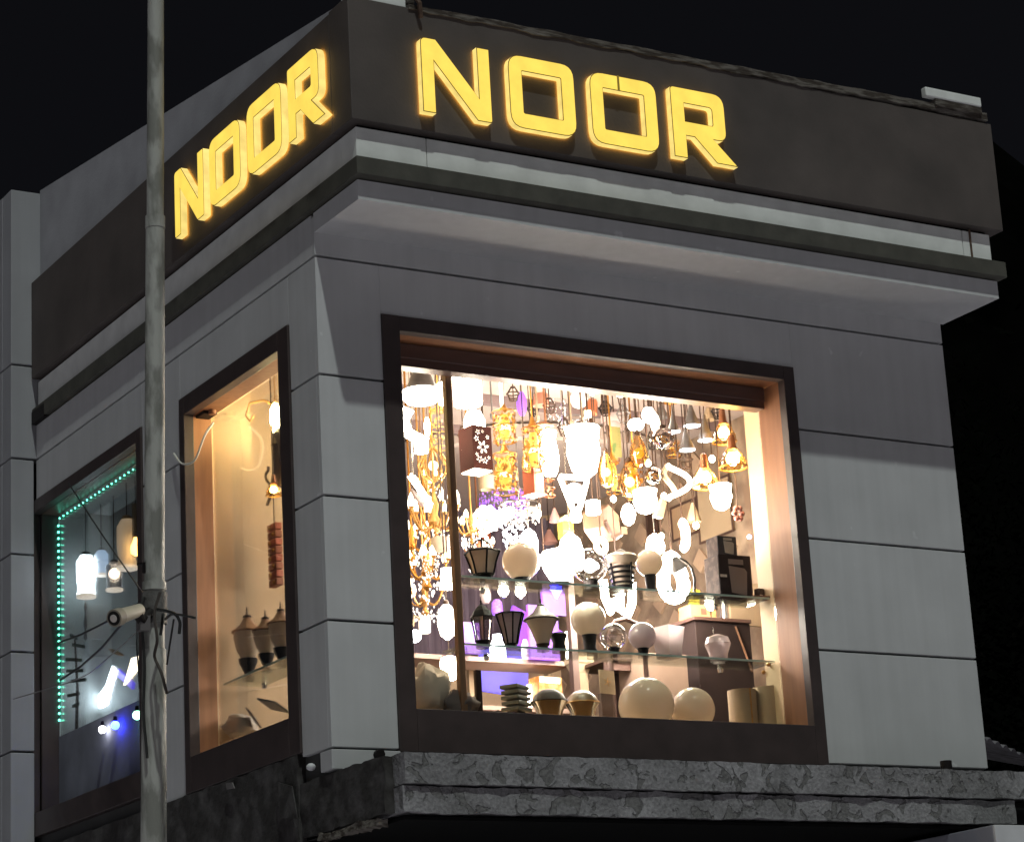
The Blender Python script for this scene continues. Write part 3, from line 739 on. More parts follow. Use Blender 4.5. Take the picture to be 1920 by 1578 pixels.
def blob(name, label, cat, x, y, z, w, h, m, group=None, amp=.25, seed=0, sq=.8, flat=None):
    mb = MB().sphere((0, 0, 0), 1.0, 20, 14)
    vs = []
    for v in mb.v:
        p = Vector(v); d = 1 + amp*noise.noise(p*1.7+Vector((seed, 0, seed))) + amp*.5*noise.noise(p*4+Vector((0, seed, 0)))
        vs.append((p.x*d*w/2, p.y*d*w/2*sq, p.z*d*h/2))
    mb.v = vs
    return tag(obj(name, mb, m, smooth=True, loc=(x, y, z)), label, cat, group)
SH1, SH2, DK = Z1+.0105, Z2+.0105, ZD
# ---- upper shelf of the big window
def at(x, y, z, w, h): return x, y, z, w, h
x, y, z, w, h = at(1.0862,0.4,4.4893,0.1889,0.2505)
lantern('black ringed lantern with cream panes, leftmost on the upper glass shelf', x, y, SH1, w, h, 6, 'ring', flare=.55)
globe('cream globe lamp right of the ringed lantern on the upper glass shelf', *at(1.3191,0.41,4.4604,0.1961,0.2021), SH1)
x, y, z, w, h = at(1.5391,0.41,4.4586,0.1813,0.2038)
t = thing('bowl_lamp', 'glaring white bowl lamp on a black base beside the cream globe, upper shelf', 'lamp', (x, y, SH1), 'post lamps in the big window')
obj('bowl', MB().lathe([(w*.25, h*.22), (w*.40, h*.45), (w*.5, h*.75), (w*.42, h*.92), (w*.1, h)], 22), WLOW, t, smooth=True)
obj('base', MB().lathe([(w*.30, 0), (w*.32, h*.1), (w*.22, h*.2)], 18), IRON, t, smooth=True)
globe('clear glass globe with a lit bulb, black base, middle of the upper shelf', *at(1.7407,0.42,4.4688,0.1828,0.1885), SH1, m=CLEARG, inner=W3)
x, y, z, w, h = at(1.9220,0.4,4.4651,0.1783,0.224)
t = thing('bollard_lamp', 'wide capped lamp with black louvre rings on the upper glass shelf', 'lamp', (x, y, SH1), 'post lamps in the big window')
obj('diffuser', MB().lathe([(w*.30, h*.12), (w*.36, h*.62)], 20), OPAL, t, smooth=True)
for k in range(4):
    obj('louvre', MB().lathe([(w*(.33+.02*k), h*(.16+.12*k)), (w*(.36+.02*k), h*(.18+.12*k)), (w*(.33+.02*k), h*(.21+.12*k))], 20), IRON, t)
for k in range(4):
    a = k*math.pi/2+.2
    obj('bar', MB().tube([(w*.34*math.cos(a), w*.34*math.sin(a), h*.1), (w*.42*math.cos(a), w*.42*math.sin(a), h*.64)], w*.03, 5), IRON, t)
obj('cap', MB().lathe([(w*.40, h*.63), (w*.52, h*.80), (w*.46, h*.86), (w*.2, h*.92)], 22), OPAL, t, smooth=True)
obj('finial', MB().lathe([(w*.16, h*.92), (w*.14, h*.97), (w*.05, h)], 12), GREYM, t, smooth=True)
obj('base', MB().lathe([(w*.26, 0), (w*.32, h*.05), (w*.32, h*.12)], 18), IRON, t, smooth=True)
globe('small cream globe on a black stem right of the louvred lamp', *at(2.1122,0.42,4.5083,0.1462,0.1567), SH1)
# desk lamp
x, y, z, w, h = at(2.3192,0.42,4.5079,0.2409,0.2778)
t = thing('desk_lamp', 'grey gooseneck desk lamp bending over the small globe on the upper glass shelf', 'desk lamp', (x+.07, y, SH1))
obj('base', MB().lathe([(.055, 0), (.053, .012), (.015, .022)], 18), GREYM, t, smooth=True)
obj('gooseneck', MB().tube([(0, 0, .02), (.008, 0, .10), (-.005, 0, .16), (-.04, 0, .195), (-.085, 0, .21)], .007, 7), GREYM, t, smooth=True)
hd = MB().lathe([(.052, -.055), (.045, -.04), (.022, 0), (.016, .02)], 18)
obj('lamp_head', hd, GREYM, t, smooth=True, loc=(-.105, 0, .195), rot=(0, -.5, 0))
# cartons
x, y, z, w, h = at(2.5969,0.42,4.5208,0.2005,0.272)
def carton(label, x, y, zb, w, d, h, m, side, pic, rot, strip=None, group=None):
    t = thing('carton', label, 'box', (x, y, zb), group, rotz=rot)
    obj('carton_box', MB().box(-w/2, -d/2, 0, w/2, d/2, h), m, t, bevel=.002)
    obj('side_print', MB().box(-w/2-.0015, -d*.46, h*.03, -w/2-.0003, d*.46, h*.97), side, t)
    pts = [(-w*.16, h*.12), (w*.30, h*.06), (w*.36, h*.62), (w*.28, h*.70), (-w*.20, h*.74)]
    obj('picture', MB().poly_y([(a, b) for a, b in pts], -d/2-.0015, -d/2-.0003), pic, t)
    obj('heading', MB().box(-w*.20, -d/2-.0013, h*.78, w*.26, -d/2-.0003, h*.90), pic, t)
    if strip:
        obj('badge', MB().box(-w*.48, -d/2-.0022, h*.47, -w*.28, -d/2-.0003, h*.53), PRINTL, t)
        obj('base_stripe', MB().box(-w*.5, -d/2-.0016, 0.001, w*.45, -d/2-.0003, h*.05), REDC, t)
    return t
carton('large black floodlight carton with a pale lamp printed on its front, upper shelf', x+.03, y+.01, SH1, .205, .14, .235, CARDB, CARDP, PRINT, -.04, True)
carton('small grey carton lying on top of the large black floodlight carton', x+.0, y+.01, SH1+.2355, .12, .11, .105, CARDG, CARDP, mat('grey_print', (.20,.20,.19),   .6), -.02)
x2, y2, z2, w2, h2 = at(2.7844,0.4,4.4286,0.07475,0.08883)
t = thing('junction_box', 'small black gadget leaning beside the floodlight carton at the shelf end', 'gadget', (x2, y2-.03, SH1), rotz=.3)
obj('housing', MB().box(-.03, -.02, 0, .03, .02, .06), IRON, t, bevel=.004)
obj('clip', MB().box(-.035, -.024, .01, -.01, -.0205, .022), PRINTL, t)
tag(obj('display_tray', MB().box(-.10, -.05, 0, .03, .03, .009), BROWNW, loc=(x2+.01, y2-.045, SH1+.0001)), 'thin dark tray under the black gadget at the right end of the upper shelf', 'tray')
tag(obj('price_card', MB().box(-.04, 0, -.035, .04, .003, 0), CREAMP, loc=((1.3271,0.315,4.3342)[0], .300, Z1-.001)), 'pale card hanging under the upper glass shelf below the cream globe', 'card')
# ---- lower shelf
x, y, z, w, h = at(1.0629,0.4,4.1496,0.1177,0.2628)
lantern('slim black lantern with a domed roof and spike, leftmost on the lower shelf', x, y, SH2, w, h, 6, 'dome', m=CLEARG, flare=.62)
x, y, z, w, h = at(1.2215,0.39,4.1017,0.1505,0.1978)
lantern('open topped black lantern with barred panes beside the domed lantern', x, y, SH2, w, h, 8, None, m=LILAC, flare=.42)
x, y, z, w, h = at(1.4137,0.4,4.1639,0.1791,0.2722)
lantern('beige flared urn lamp with a pointed lid on the lower glass shelf', x, y, SH2, w, h, 20, 'cone', m=OPAL, frame=DKBR, bars=False, flare=.36)
x, y, z, w, h = at(1.5103,0.4,4.0447,0.07608,0.0998)
tag(obj('lamp_base', MB().lathe([(w*.5, 0), (w*.5, h*.1), (w*.42, h*.5), (w*.6, h*.9), (w*.5, h)], 18), IRON, smooth=True, loc=(x, y, SH2)), 'bare black lamp base without a globe between the urn lamp and the tall globe', 'lamp base')
globe('cream globe on a tall black neck in the middle of the lower glass shelf', *at(1.6966,0.4,4.1770,0.1812,0.1854), SH2)
globe('lilac tinted clear globe right of the tall necked globe on the lower glass shelf', *at(1.8564,0.42,4.1001,0.138,0.141), SH2, m=CLEARG, inner=None)
globe('pale squat globe with a low black foot between the clear globe and the square shade', *at(2.0289,0.41,4.1100,0.1445,0.1476), SH2, m=LILAC)
x, y, z, w, h = at(2.1829,0.4,4.1133,0.1396,0.1655)
t = thing('square_shade_lamp', 'square tapered pale shade standing on the lower glass shelf', 'lamp', (x, y, SH2), 'post lamps in the big window', rotz=.25)
obj('shade', MB().lathe([(w*.46, h*.08), (w*.66, h)], 4, caps=False, phase=math.pi/4), LILAC, t)
obj('base', MB().lathe([(w*.45, 0), (w*.45, h*.075)], 4, phase=math.pi/4), IRON, t)
x, y, z, w, h = at(2.5135,0.42,4.0828,0.1415,0.1502)
t = thing('bell_lamp', 'translucent lilac bell shade standing before the dark cabinet on the lower glass shelf', 'lamp', (x, y, SH2), 'post lamps in the big window')
obj('shade', MB().lathe([(w*.32, 0), (w*.36, h*.3), (w*.5, h*.66), (w*.42, h*.88), (w*.12, h)], 22, caps=False), LILAC, t, smooth=True)
obj('chain', MB().tube([(-.02, 0, h), (-.022, 0, h+.04)], .003, 5), CHROME, t)
# ---- display deck
x, y, z, w, h = at(2.0519,0.45,3.7533,0.2932,0.2969)
globe('largest cream globe on the display deck at the bottom of the big window', x, y, z, w, h, DK, group='globes on the display deck')
x, y, z, w, h = at(2.3281,0.43,3.7379,0.2345,0.2374)
globe('second large cream globe, right of the largest one on the display deck', x, y, z, w, h, DK, group='globes on the display deck')
for lab, px in (('cream paper cylinder shade left of its twin at the right end of the display deck', (2.6652,0.45,3.7540,0.1529,0.2064)), ('cream paper cylinder shade at the far right end of the display deck', (2.8115,0.42,3.7600,0.1591,0.2246))):
    x, y, z, w, h = px
    t = thing('cylinder_shade', lab, 'lampshade', (x, y, DK), 'paper cylinder shades')
    zt = z+h/2-DK
    obj('shade', MB().lathe([(w/2, 0), (w/2, zt), (w/2-.004, zt), (w/2-.004, 0.003)], 28, caps=False), CREAMP, t, smooth=True)
    obj('seam', MB().box(-.004, -w/2-.002, 0, .004, -w/2+.0005, zt), GOLDM, t)
def bowl(label, x, y, z, w, h, zb, lid, body, top):
    t = thing('bowl_lamp', label, 'lamp', (x, y, zb), 'lidded bowl lamps')
    zt = z+h/2-zb
    obj('bowl', MB().lathe([(w*.24, 0), (w*.28, zt*.3), (w*.40, zt*.58), (w*.5, zt*.70)], 24, caps=False), body, t, smooth=True)
    obj('rim', MB().lathe([(w*.5, zt*.70), (w*.515, zt*.715), (w*.5, zt*.74)], 24), lid, t, smooth=True)
    obj('lid', MB().lathe([(w*.47, zt*.74), (w*.40, zt*.86), (w*.22, zt*.97), (1e-4, zt)], 24), top, t, smooth=True)
bowl('flared cream bowl lamp with a dark glossy lid on the display deck', *at(1.4424,0.42,3.7165,0.1886,0.1854), DK, DKBR, OPALB, DKBR)
bowl('flared cream bowl lamp with a tan lid beside the dark lidded one', *at(1.6456,0.43,3.7178,0.1794,0.187), DK, GOLDM, OPALB, mat('tan_lid', (.22,.13,.07), .35))
x, y, z, w, h = at(1.2360,0.4,3.7510,0.1442,0.1407)
t = thing('tray_stack', 'stack of grey green trays on the display deck', 'tray stack', (x, y, z-h/2), rotz=.55)
for k in range(5):
    obj('tray', MB().cbox((random.uniform(-.004, .004), random.uniform(-.004, .004), h*(k+.35)/5), (w*.95, w*.7, h*.13), random.uniform(-.05, .05)), GREYG, t, bevel=.003)
obj('stand', MB().box(-w*.3, -w*.2, DK-(z-h/2), w*.3, w*.2, -.001), BROWNW, t)
x, y, z, w, h = at(0.9638,0.3,3.7435,0.03149,0.234)
tag(obj('floor_post', MB().box(-.016, -.012, 0, .016, .012, z+h/2-DK), DKBR, loc=(x, y, DK), bevel=.002), 'short dark post standing on the display deck right of the mullion', 'post')
x, y, z, w, h = at(1.1254,0.38,3.6974,0.05835,0.102)
tag(obj('socket_tube', MB().tube([(-.03, 0, .10), (-.012, 0, .05), (.02, 0, .03), (.035, 0, 0)], .026, 10), mat('dusty_brown', (.20,.14,.12), .7), smooth=True, loc=(x, y, DK)), 'dusty brown bent tube lying on the display deck left of the tray stack', 'tube')
blob('cloth_sack', 'crumpled cream cloth sack in the bottom left corner of the big window', 'sack', *at(0.7246,0.36,3.7445,0.2192,0.2907), SACK, amp=.32, seed=3.3)
blob('cloth_sack', 'grey brown folded cloth in front of the sack under the mullion', 'cloth', *at(0.8551,0.3,3.6811,0.2087,0.132), mat('grey_brown_cloth', (.22,.17,.15), .9), amp=.4, seed=8.1, sq=.5)
x, y, z, w, h = at(1.9285,0.62,3.9024,0.1117,0.1247)
t = thing('greeting_card', 'cream card with a sketched flower propped behind the largest globe', 'card', (x, y, DK+.02), rotz=.2)
zt = z-DK-.02
obj('card', MB().box(-w/2, -.002, zt-h/2, w/2, .002, zt+h/2), CREAMP, t)
fl = MB()
for k in range(5):
    a = 2*math.pi*k/5
    fl.tube([(0, -.0035, zt), (w*.10*math.cos(a+.3), -.0035, zt+w*.12*math.sin(a+.3)), (w*.22*math.cos(a), -.0035, zt+w*.22*math.sin(a))], .0016, 4)
obj('flower_sketch', fl, GOLDM, t)
obj('stand', MB().box(-w*.4, .003, 0, w*.4, .03, zt-h/2), BROWNW, t)
for (px, lab) in (((2.8243,0.41,3.9546), 'left brass clip under the right end of the lower shelf'), ((2.8370,0.36,3.9862), 'right brass clip under the right end of the lower shelf')):
    tag(obj('shelf_clip', MB().sphere((0, 0, 0), .011, 10, 6), GOLDM, smooth=True, loc=(2.79, px[1], px[2])), lab, 'clip', 'brass shelf clips')
# ---- furniture behind the shelves
x, y, z, w, h = at(3.1543,1.2500,4.1326,0.3838,0.5704)
t = thing('cabinet', 'dark brown cabinet behind the lower shelf at the right of the big window', 'cabinet', (x, y, 3.1))
zt = z+h/2-3.1
obj('carcass', MB().box(-w/2, 0, 0, w/2, .4, zt), CABD, t, bevel=.004)
obj('top_board', MB().box(-w/2-.02, -.02, zt+.0005, w/2+.0, .42, zt+.022), BROWNW, t, bevel=.003)
obj('diagonal_brace', MB().tube([(w*.22, -.008, zt-.02), (w*.46, -.008, zt-.28)], .007, 6), TANW, t)
cabtop = 3.1+zt+.0225
x, y, z, w, h = at(3.0549,1.3500,4.4769,0.1783,0.08192)
t = thing('carton', 'orange brown carton lying on the dark cabinet', 'box', (x, y, cabtop), 'cartons on the cabinet')
obj('carton_box', MB().box(-w/2, -.06, 0, w/2, .06, h), mat('orange_carton', (.42,.21,.08), .6), t, bevel=.002)
obj('print', MB().box(-w*.1, -.0615, h*.3, w*.12, -.0603, h*.75), REDC, t)
tag(obj('yellow_packet', MB().box(-.025, -.02, 0, .025, .02, .10), YELLOWC, loc=(x-.02, y, cabtop+h+.0005), rot=(0, .12, 0)), 'small yellow packet standing on the orange brown carton', 'packet')
globe('small lit white globe on top of the dark cabinet', *at(3.1066,1.3000,4.5196,0.06145,0.06308), cabtop, m=W1, group='small lamps behind the shelves')
x, y, z, w, h = at(3.2108,1.3000,4.5132,0.0555,0.1645)
tag(obj('glass_bottle_lamp', MB().lathe([(w*.4, 0), (w*.5, h*.2), (w*.3, h*.5), (w*.5, h*.7), (w*.3, h)], 12, (0, 0, 0)), CHROME, smooth=True, loc=(x, y, cabtop)), 'slim chrome lamp beside the small white globe on the cabinet', 'lamp')
tag(obj('leaning_board', MB().box(0, 0, 0, .46, .02, .26), CREAMP, loc=((3.4726,1.6000,4.4946)[0], 1.60, (3.4726,1.6000,4.4946)[2])), 'cream board leaning behind the dark cabinet', 'board')
x, y, z, w, h = at(2.6835,1.1500,3.9962,0.2673,0.392)
tag(obj('cream_box', MB().box(-w/2, 0, 0, w/2, .3, z+h/2-3.1), mat('dusty_cream', (.22,.15,.11), .7), loc=(x, y, 3.1), bevel=.003), 'tall dusty cream plinth left of the dark cabinet', 'plinth')
# chair behind
x, y, z, w, h = at(2.3219,1.0000,4.2195,0.2335,0.2385)
t = thing('chair', 'brown bentwood chair back seen through the lower shelf', 'chair', (x, y, 3.1))
zt = z+h/2-3.1
obj('back_hoop', MB().tube([(-w/2, 0, .45), (-w*.48, 0, zt-.10), (-w*.3, 0, zt-.02), (0, 0, zt), (w*.3, 0, zt-.02), (w*.48, 0, zt-.10), (w/2, 0, .45)], .014, 8), BROWNW, t, smooth=True)
obj('seat', MB().box(-w/2, -.36, .42, w/2, .02, .46), BROWNW, t, bevel=.006)
for a, b in ((-1, 0), (1, 0), (-1, -.33), (1, -.33)): obj('leg', MB().box(a*w*.45-.015, b-.015, 0, a*w*.45+.015, b+.015, .419), BROWNW, t)
x, y, z, w, h = at(2.5407,1.5000,4.0536,0.2416,0.2758)
t = thing('side_table', 'brown framed table standing behind the flower card', 'table', (x, y, 3.1))
zt = z+h/2-3.1
obj('table_top', MB().box(-w*.62, -.2, zt-.02, w*.62, .2, zt), BROWNW, t, bevel=.003)
for a in (-1, 1):
    for b in (-1, 1): obj('leg', MB().box(a*w*.55-.02, b*.17-.02, 0, a*w*.55+.02, b*.17+.02, zt-.0205), BROWNW, t)
obj('apron', MB().box(-w*.55, -.18, zt-.07, w*.55, -.165, zt-.0205), BROWNW, t)
x, y, z, w, h = at(2.3847,1.6000,4.0896,0.0786,0.2946)
t = thing('display_column', 'cream fluted column with a square capital behind the bowl lamps', 'column', (x, y, 3.1))
zt = z+h/2-3.1
obj('shaft', MB().box(-w*.45, -w*.45, 0, w*.45, w*.45, zt-.09), CREAMP, t, bevel=.004)
obj('capital', MB().lathe([(w*.65, 0), (w*.95, .05), (w*1.1, .06), (w*1.1, .09)], 4, (0, 0, zt-.0895), phase=math.pi/4), CREAMP, t)
# back rack
rx0, ry, rz = (1.5252,2.0000,4.2906)
rx1 = (2.5828,2.0000,4.3167)[0]
t = thing('display_rack', 'cream display rack with rails behind the lanterns', 'rack', (rx0, 2.0, 3.1))
L_ = rx1-rx0
for q in (rz-3.1, rz-3.1-.28, rz-3.1-.33): obj('rail', MB().box(0, 0, q-.014, L_, .25, q+.014), mat('rack_paint', (.30,.21,.17), .6), t, bevel=.002)
for k in range(3): obj('upright', MB().box(L_*k/2-.02, .2505, 0, L_*k/2+.02, .28, rz-3.1+.05), CREAMP, t)
RZ = rz+.0145
RZ2 = rz-.28+.0145
def rackthing(name, lab, cat, prof, m, v, zb, seg=16, grp='things on the display rack'):
    x, y, z, w, h = v
    return tag(obj(name, MB().lathe([(max(1e-4, r*w/2), q*h) for r, q in prof], seg), m, smooth=True, loc=(x, y, zb)), lab, cat, grp)
x, y, z, w, h = at(2.4297,2.0500,4.2053,0.1681,0.1834)
t = thing('carton', 'orange printed carton on the low rail of the display rack', 'box', (x, y, RZ2), rotz=.1)
obj('carton_box', MB().box(-w/2, -.05, 0, w/2, .05, h), mat('orange_print', (.40,.14,.03), .6, scale=26, col2=(.55,.30,.12), thr=(.45,.6)), t, bevel=.002)
obj('glowing_heading', MB().box(-w*.45, -.0515, h*.80, w*.40, -.0503, h*.98), WS, t)  # emissive strip, its brightness is put into the material
CYL = [(1, 0), (1, .97), (.9, 1)]
rackthing('tube_lamp', 'lit white tube lamp with a pinkish cap on the low rail', 'lamp', CYL, W1, at(2.2184,2.0500,4.1772,0.04016,0.1003), RZ2)
rackthing('tube_lamp', 'gold banded tube standing on the low rail beside the lit tubes', 'lamp', CYL, GOLDM, at(2.2761,2.0300,4.1948,0.02784,0.1068), RZ2)
rackthing('tube_lamp', 'brightest tall white tube lamp on the low rail next to the orange carton', 'lamp', CYL, W1, at(2.3352,2.0800,4.2066,0.02798,0.1452), RZ2)
rackthing('house_lamp', 'white house shaped lamp glowing on the rack between the two black lanterns', 'lamp', [(.8, 0), (1, .05), (1, .45), (.6, .8), (.55, 1)], W3, at(2.1205,2.0500,4.4424,0.1052,0.1453), RZ, 4)
rackthing('candle_lamp', 'pink tipped egg lamp on the rack beside the urn lamp', 'lamp', [(.6, 0), (1, .3), (.9, .7), (.4, 1)], emat('pink_glow', (1.0,.55,.9), 1.1), at(2.3083,2.0500,4.4523,0.05608,0.1272), RZ)
rackthing('tube_lamp', 'lit white figure lamp right of the urn lamp on the rack', 'lamp', [(.7, 0), (.9, .25), (.8, .5), (.5, .55), (.8, .6), (.8, 1)], W1, at(2.6145,2.0500,4.5872,0.06312,0.1874), RZ)
rackthing('flask_lamp', 'pale pink vase lamp high behind the slim lantern', 'vase', [(.5, 0), (.9, .2), (1, .5), (.8, .85), (.6, 1)], LILAC, at(2.1442,2.2000,4.7195,0.06908,0.1031), (2.1411,2.2000,4.6681)[2])
rackthing('flask_lamp', 'violet patterned glass jar behind the open topped lantern', 'vase', [(.8, 0), (1, .2), (.9, .8), (.5, 1)], PURS, at(2.2197,2.2000,4.6503,0.06917,0.09018), (2.2169,2.2000,4.6052)[2])
globe('left one of the two lit bulbs shining under the upper shelf', *at(2.0912,1.9000,4.6740,0.06158,0.0569), (2.0888,1.9000,4.6361)[2], m=W1, base=CHROME, group='small lamps behind the shelves')
globe('right one of the two lit bulbs shining under the upper shelf', *at(2.2059,1.9000,4.6780,0.06183,0.06348), (2.2032,1.9000,4.6367)[2], m=W1, base=CHROME, group='small lamps behind the shelves')
tag(obj('spot_lamp', MB().lathe([(1e-4, 0), (.03, .05), (.038, .09)], 14), BLUEB, smooth=True, loc=(1.8255,0.9,4.3949)), 'pale blue cone spot glowing below the lit bowl lamp', 'lamp')
tag(obj('blue_glow_board', MB().box(-.17, 0, -.14, .17, .02, .14), BLUEE, loc=(2.4802,2.6000,4.3547), rot=(0,.1,0)), 'board added for blue glow behind the tray stack', 'glow board')  # added emissive board in place of blue light on the background
tag(obj('violet_glow_board', MB().box(-.20, 0, -.12, .20, .02, .12), PURP, loc=(3.1296,3.3000,4.7522), rot=(0,.4,0)), 'board added for violet glow between the lanterns at the back of the shop', 'glow board')  # added emissive board imitates violet lamplight washing the back wall
# ---- white LED pendants and shapes behind the upper shelf
x, y, z, w, h = at(2.2886,1.0000,4.4561,0.2226,0.1805)
led_shape('white LED loop curling under the louvred lamp behind the upper shelf', x, y, z, [(-w*.42, 0, h*.5), (-w*.40, 0, 0), (-w*.25, 0, -h*.45), (-w*.08, .03, -h*.1), (w*.1, 0, h*.1), (w*.02, 0, -h*.35), (w*.25, 0, -h*.5), (w*.45, .02, -h*.1), (w*.42, 0, h*.5)], .022, WLOW, hang=.1)
x, y, z, w, h = at(2.6606,1,4.5943,0.1846,0.276)
led_shape('tall white LED double oval right of the desk lamp', x, y, z, [(w*.34*math.cos(a), w*.1*math.sin(2*a), h*.42*math.sin(a)) for a in [2*math.pi*k/28 for k in range(28)]], .036, WLOW, closed=True, hang=h*.4)
x, y, z, w, h = at(2.8212,1.1000,4.8718,0.09084,0.1694)
led_shape('white crescent LED lamp above the desk lamp', x, y, z, [(w*.3*math.cos(a)-w*.1, 0, h*.45*math.sin(a)) for a in [math.pi*(-.5+k/14) for k in range(15)]], .026, W1, hang=h*.45)
x, y, z, w, h = at(2.1310,0.9,4.7136,0.08149,0.1023)
led_shape('small white LED ring glowing above the louvred lamp', x, y, z, [(w*.36*math.cos(a), 0, h*.36*math.sin(a)) for a in [2*math.pi*k/20 for k in range(20)]], .016, W1, closed=True, hang=h*.3)
for lab, v, sd in (('white glowing cluster left of the desk lamp head', (2.6920,1.2000,4.8391,0.1091,0.1066), 2.0), ('low white glowing dome behind the clear globe', (2.1236,1.2000,4.7614,0.1483,0.1837), 4.0), ('white glowing dome beside the yellow carton', (1.9178,1.3000,4.8248,0.1008,0.1226), 6.0)):
    x, y, z, w, h = v
    t = thing('dome_lamp', lab, 'lamp', (x, y, z-h/2), 'white lamps behind the upper shelf')
    obj('dome', MB().lathe([(w*.45, 0), (w*.5, h*.35), (w*.36, h*.8), (w*.1, h)], 18), WLOW, t, smooth=True)
    obj('foot', MB().lathe([(w*.2, -.06), (w*.2, -.0005)], 12), CHROME, t)
    cord(t, h, CZ-(z-h/2), CHROME)
# ---- hanging lamps, left to right
pendant('bell_pendant', 'large grey bell pendant with a glaring white rim, top left of the big window', *at(0.9746,0.75,5.4640,0.202,0.1713), [(1.0, .25), (.8, .4), (.55, .8), (.3, 1)], GREYM, top=CZ)
x, y, z, w, h = at(0.9716,0.75,5.4050,0.2186,0.08838)
tag(obj('diffuser_bowl', MB().lathe([(1e-4, -h*.5), (w*.35, -h*.4), (w*.5, 0), (w*.46, h*.3)], 22), W1, smooth=True, loc=(x, y, z)), 'wide white glowing bowl under the grey bell pendant', 'lamp')
pendant('tube_pendant', 'white glowing cup hanging between the bell pendant and the mullion', *at(1.0693,0.7,5.4125,0.06169,0.1298), TULIP, W1)
pendant('drum_pendant', 'big square white drum shade blazing right of the mullion at the top', *at(1.3394,0.9,5.5285,0.1552,0.1877), DRUM, W1)
x, y, z, w, h = at(0.9428,0.8,5.2466,0.1063,0.1934)
led_shape('white swirling LED pendant at the left edge of the big window', x, y, z, [(-w*.2, 0, h*.5), (-w*.4, .03, h*.2), (-w*.1, .05, -h*.1), (w*.1, 0, -h*.3), (w*.4, -.03, -h*.38), (w*.2, 0, -h*.5)], .030, W1, hang=h*.5)
pendant('cup_pendant', 'small white glowing cup under the swirling LED pendant', *at(1.0404,0.9,5.1720,0.07337,0.05895), DRUM, W1)
pendant('slim_pendant', 'slim white flame pendant left of the gold leaf pendant', *at(1.0817,0.9,5.2878,0.034,0.1068), OVAL, W1)
speckled('gold leaf pendant half hidden by the mullion', *at(1.3249,1.2000,5.3791,0.105,0.2138), inner=None, n=90, m=GOLDE)
x, y, z, w, h = at(1.2744,1.2000,5.1779,0.174,0.1753)
t = thing('crown_pendant', 'gold wire crown pendant left of the mullion', 'pendant lamp', (x, y, z), 'lamps hanging in the big window')
for k in range(9):
    a = 2*math.pi*k/9; c, s_ = math.cos(a), math.sin(a)
    obj('wire', MB().tube([(w*.06*c, w*.06*s_, h*.5), (w*.3*c, w*.3*s_, h*.3), (w*.48*c, w*.48*s_, -h*.05), (w*.36*c, w*.36*s_, -h*.4), (w*.2*c, w*.2*s_, -h*.5)], .006, 5), GOLDM, t)
obj('core', MB().sphere((0, 0, -h*.05), w*.16, 12, 8), SOFTW, t, smooth=True)
cord(t, h*.5, CZ-z, GOLD)
x, y, z, w, h = at(1.0762,1.0000,4.9463,0.1245,0.1822)
t = thing('wing_lamp', 'white slanting glass wing lamp above the gold chandelier', 'lamp', (x, y, z), 'lamps hanging in the big window')
obj('glass_wing', MB().poly_y([(-w*.5, h*.5), (-w*.3, h*.5), (w*.5, -h*.3), (w*.4, -h*.5), (w*.25, -h*.5), (w*.3, -h*.2)], -.02, .02), W1, t)
obj('under_wing', MB().poly_y([(-w*.45, h*.1), (w*.2, -h*.25), (w*.1, -h*.4), (-w*.3, -h*.1)], -.012, .012), LILAC, t)
cord(t, h*.4, CZ-z, CHROME, x=-w*.3)
chandelier('gold scrolled chandelier with a beige bowl left of the mullion', *at(1.3252,1.3000,4.9221,0.2617,0.3614), arms=10, m=GOLDM, shade=WS, seed=3)
chandelier('second gold chandelier with white shades right behind the mullion', *at(1.3712,1.5000,4.6809,0.2464,0.2777), arms=8, m=GOLD, shade=W2, seed=5, shs=.16)
chandelier('lowest gold chandelier with hanging drops left of the mullion', *at(1.4600,1.7000,4.5704,0.208,0.2437), arms=7, m=GOLDM, shade=WS, seed=8)
chandelier('gold candle chandelier with white candles right of the mullion', *at(1.9586,2.0000,5.0781,0.1864,0.225), arms=8, m=GOLDM, shade=W2, seed=12, shs=.15)
x, y, z, w, h = at(1.3031,1.2000,4.7269,0.115,0.07716)
tag(obj('alabaster_bowl', MB().lathe([(.02, -h*.5), (w*.3, -h*.4), (w*.48, h*.2), (w*.5, h*.5), (w*.47, h*.5)], 20), OPAL, smooth=True, loc=(x, y, z)), 'beige alabaster bowl hanging under the scrolled gold chandelier', 'bowl lamp')
pendant('shade_pendant', 'white glowing shade low beside the mullion', *at(1.2196,1.0000,4.4948,0.07328,0.1101), DRUM, W1)
pendant('oval_pendant', 'long white oval lamp glowing beside the mullion above the lower shelf', *at(1.2004,1.0000,4.2611,0.1009,0.1891), OVAL, W1)
pendant('oval_pendant', 'white acorn lamp blazing beside the mullion below the lower shelf', *at(1.2029,1.0000,4.0141,0.1004,0.1303), TULIP, W1)
globe('white lit sconce ball at the left edge above the lower shelf', *at(1.1146,1.2000,4.2195,0.06782,0.05765), (1.1128,1.2000,4.1850)[2], m=W3, base=None, group='small lamps behind the shelves')
x, y, z, w, h = at(1.2306,1.3000,4.3038,0.07438,0.08767)
t = thing('wall_sconce', 'cream punched wall sconce left of the long oval lamp', 'sconce', (x, y, z))
obj('shade', MB().lathe([(w*.46, -h*.5), (w*.5, 0), (w*.46, h*.5)], 4, phase=.6), SOFTW, t)
obj('arm', MB().tube([(-w*.2, 0, h*.3), (-w*.8, 0, h*.6), (-w*.95, 0, -h*.1)], .007, 6), CREAMP, t)
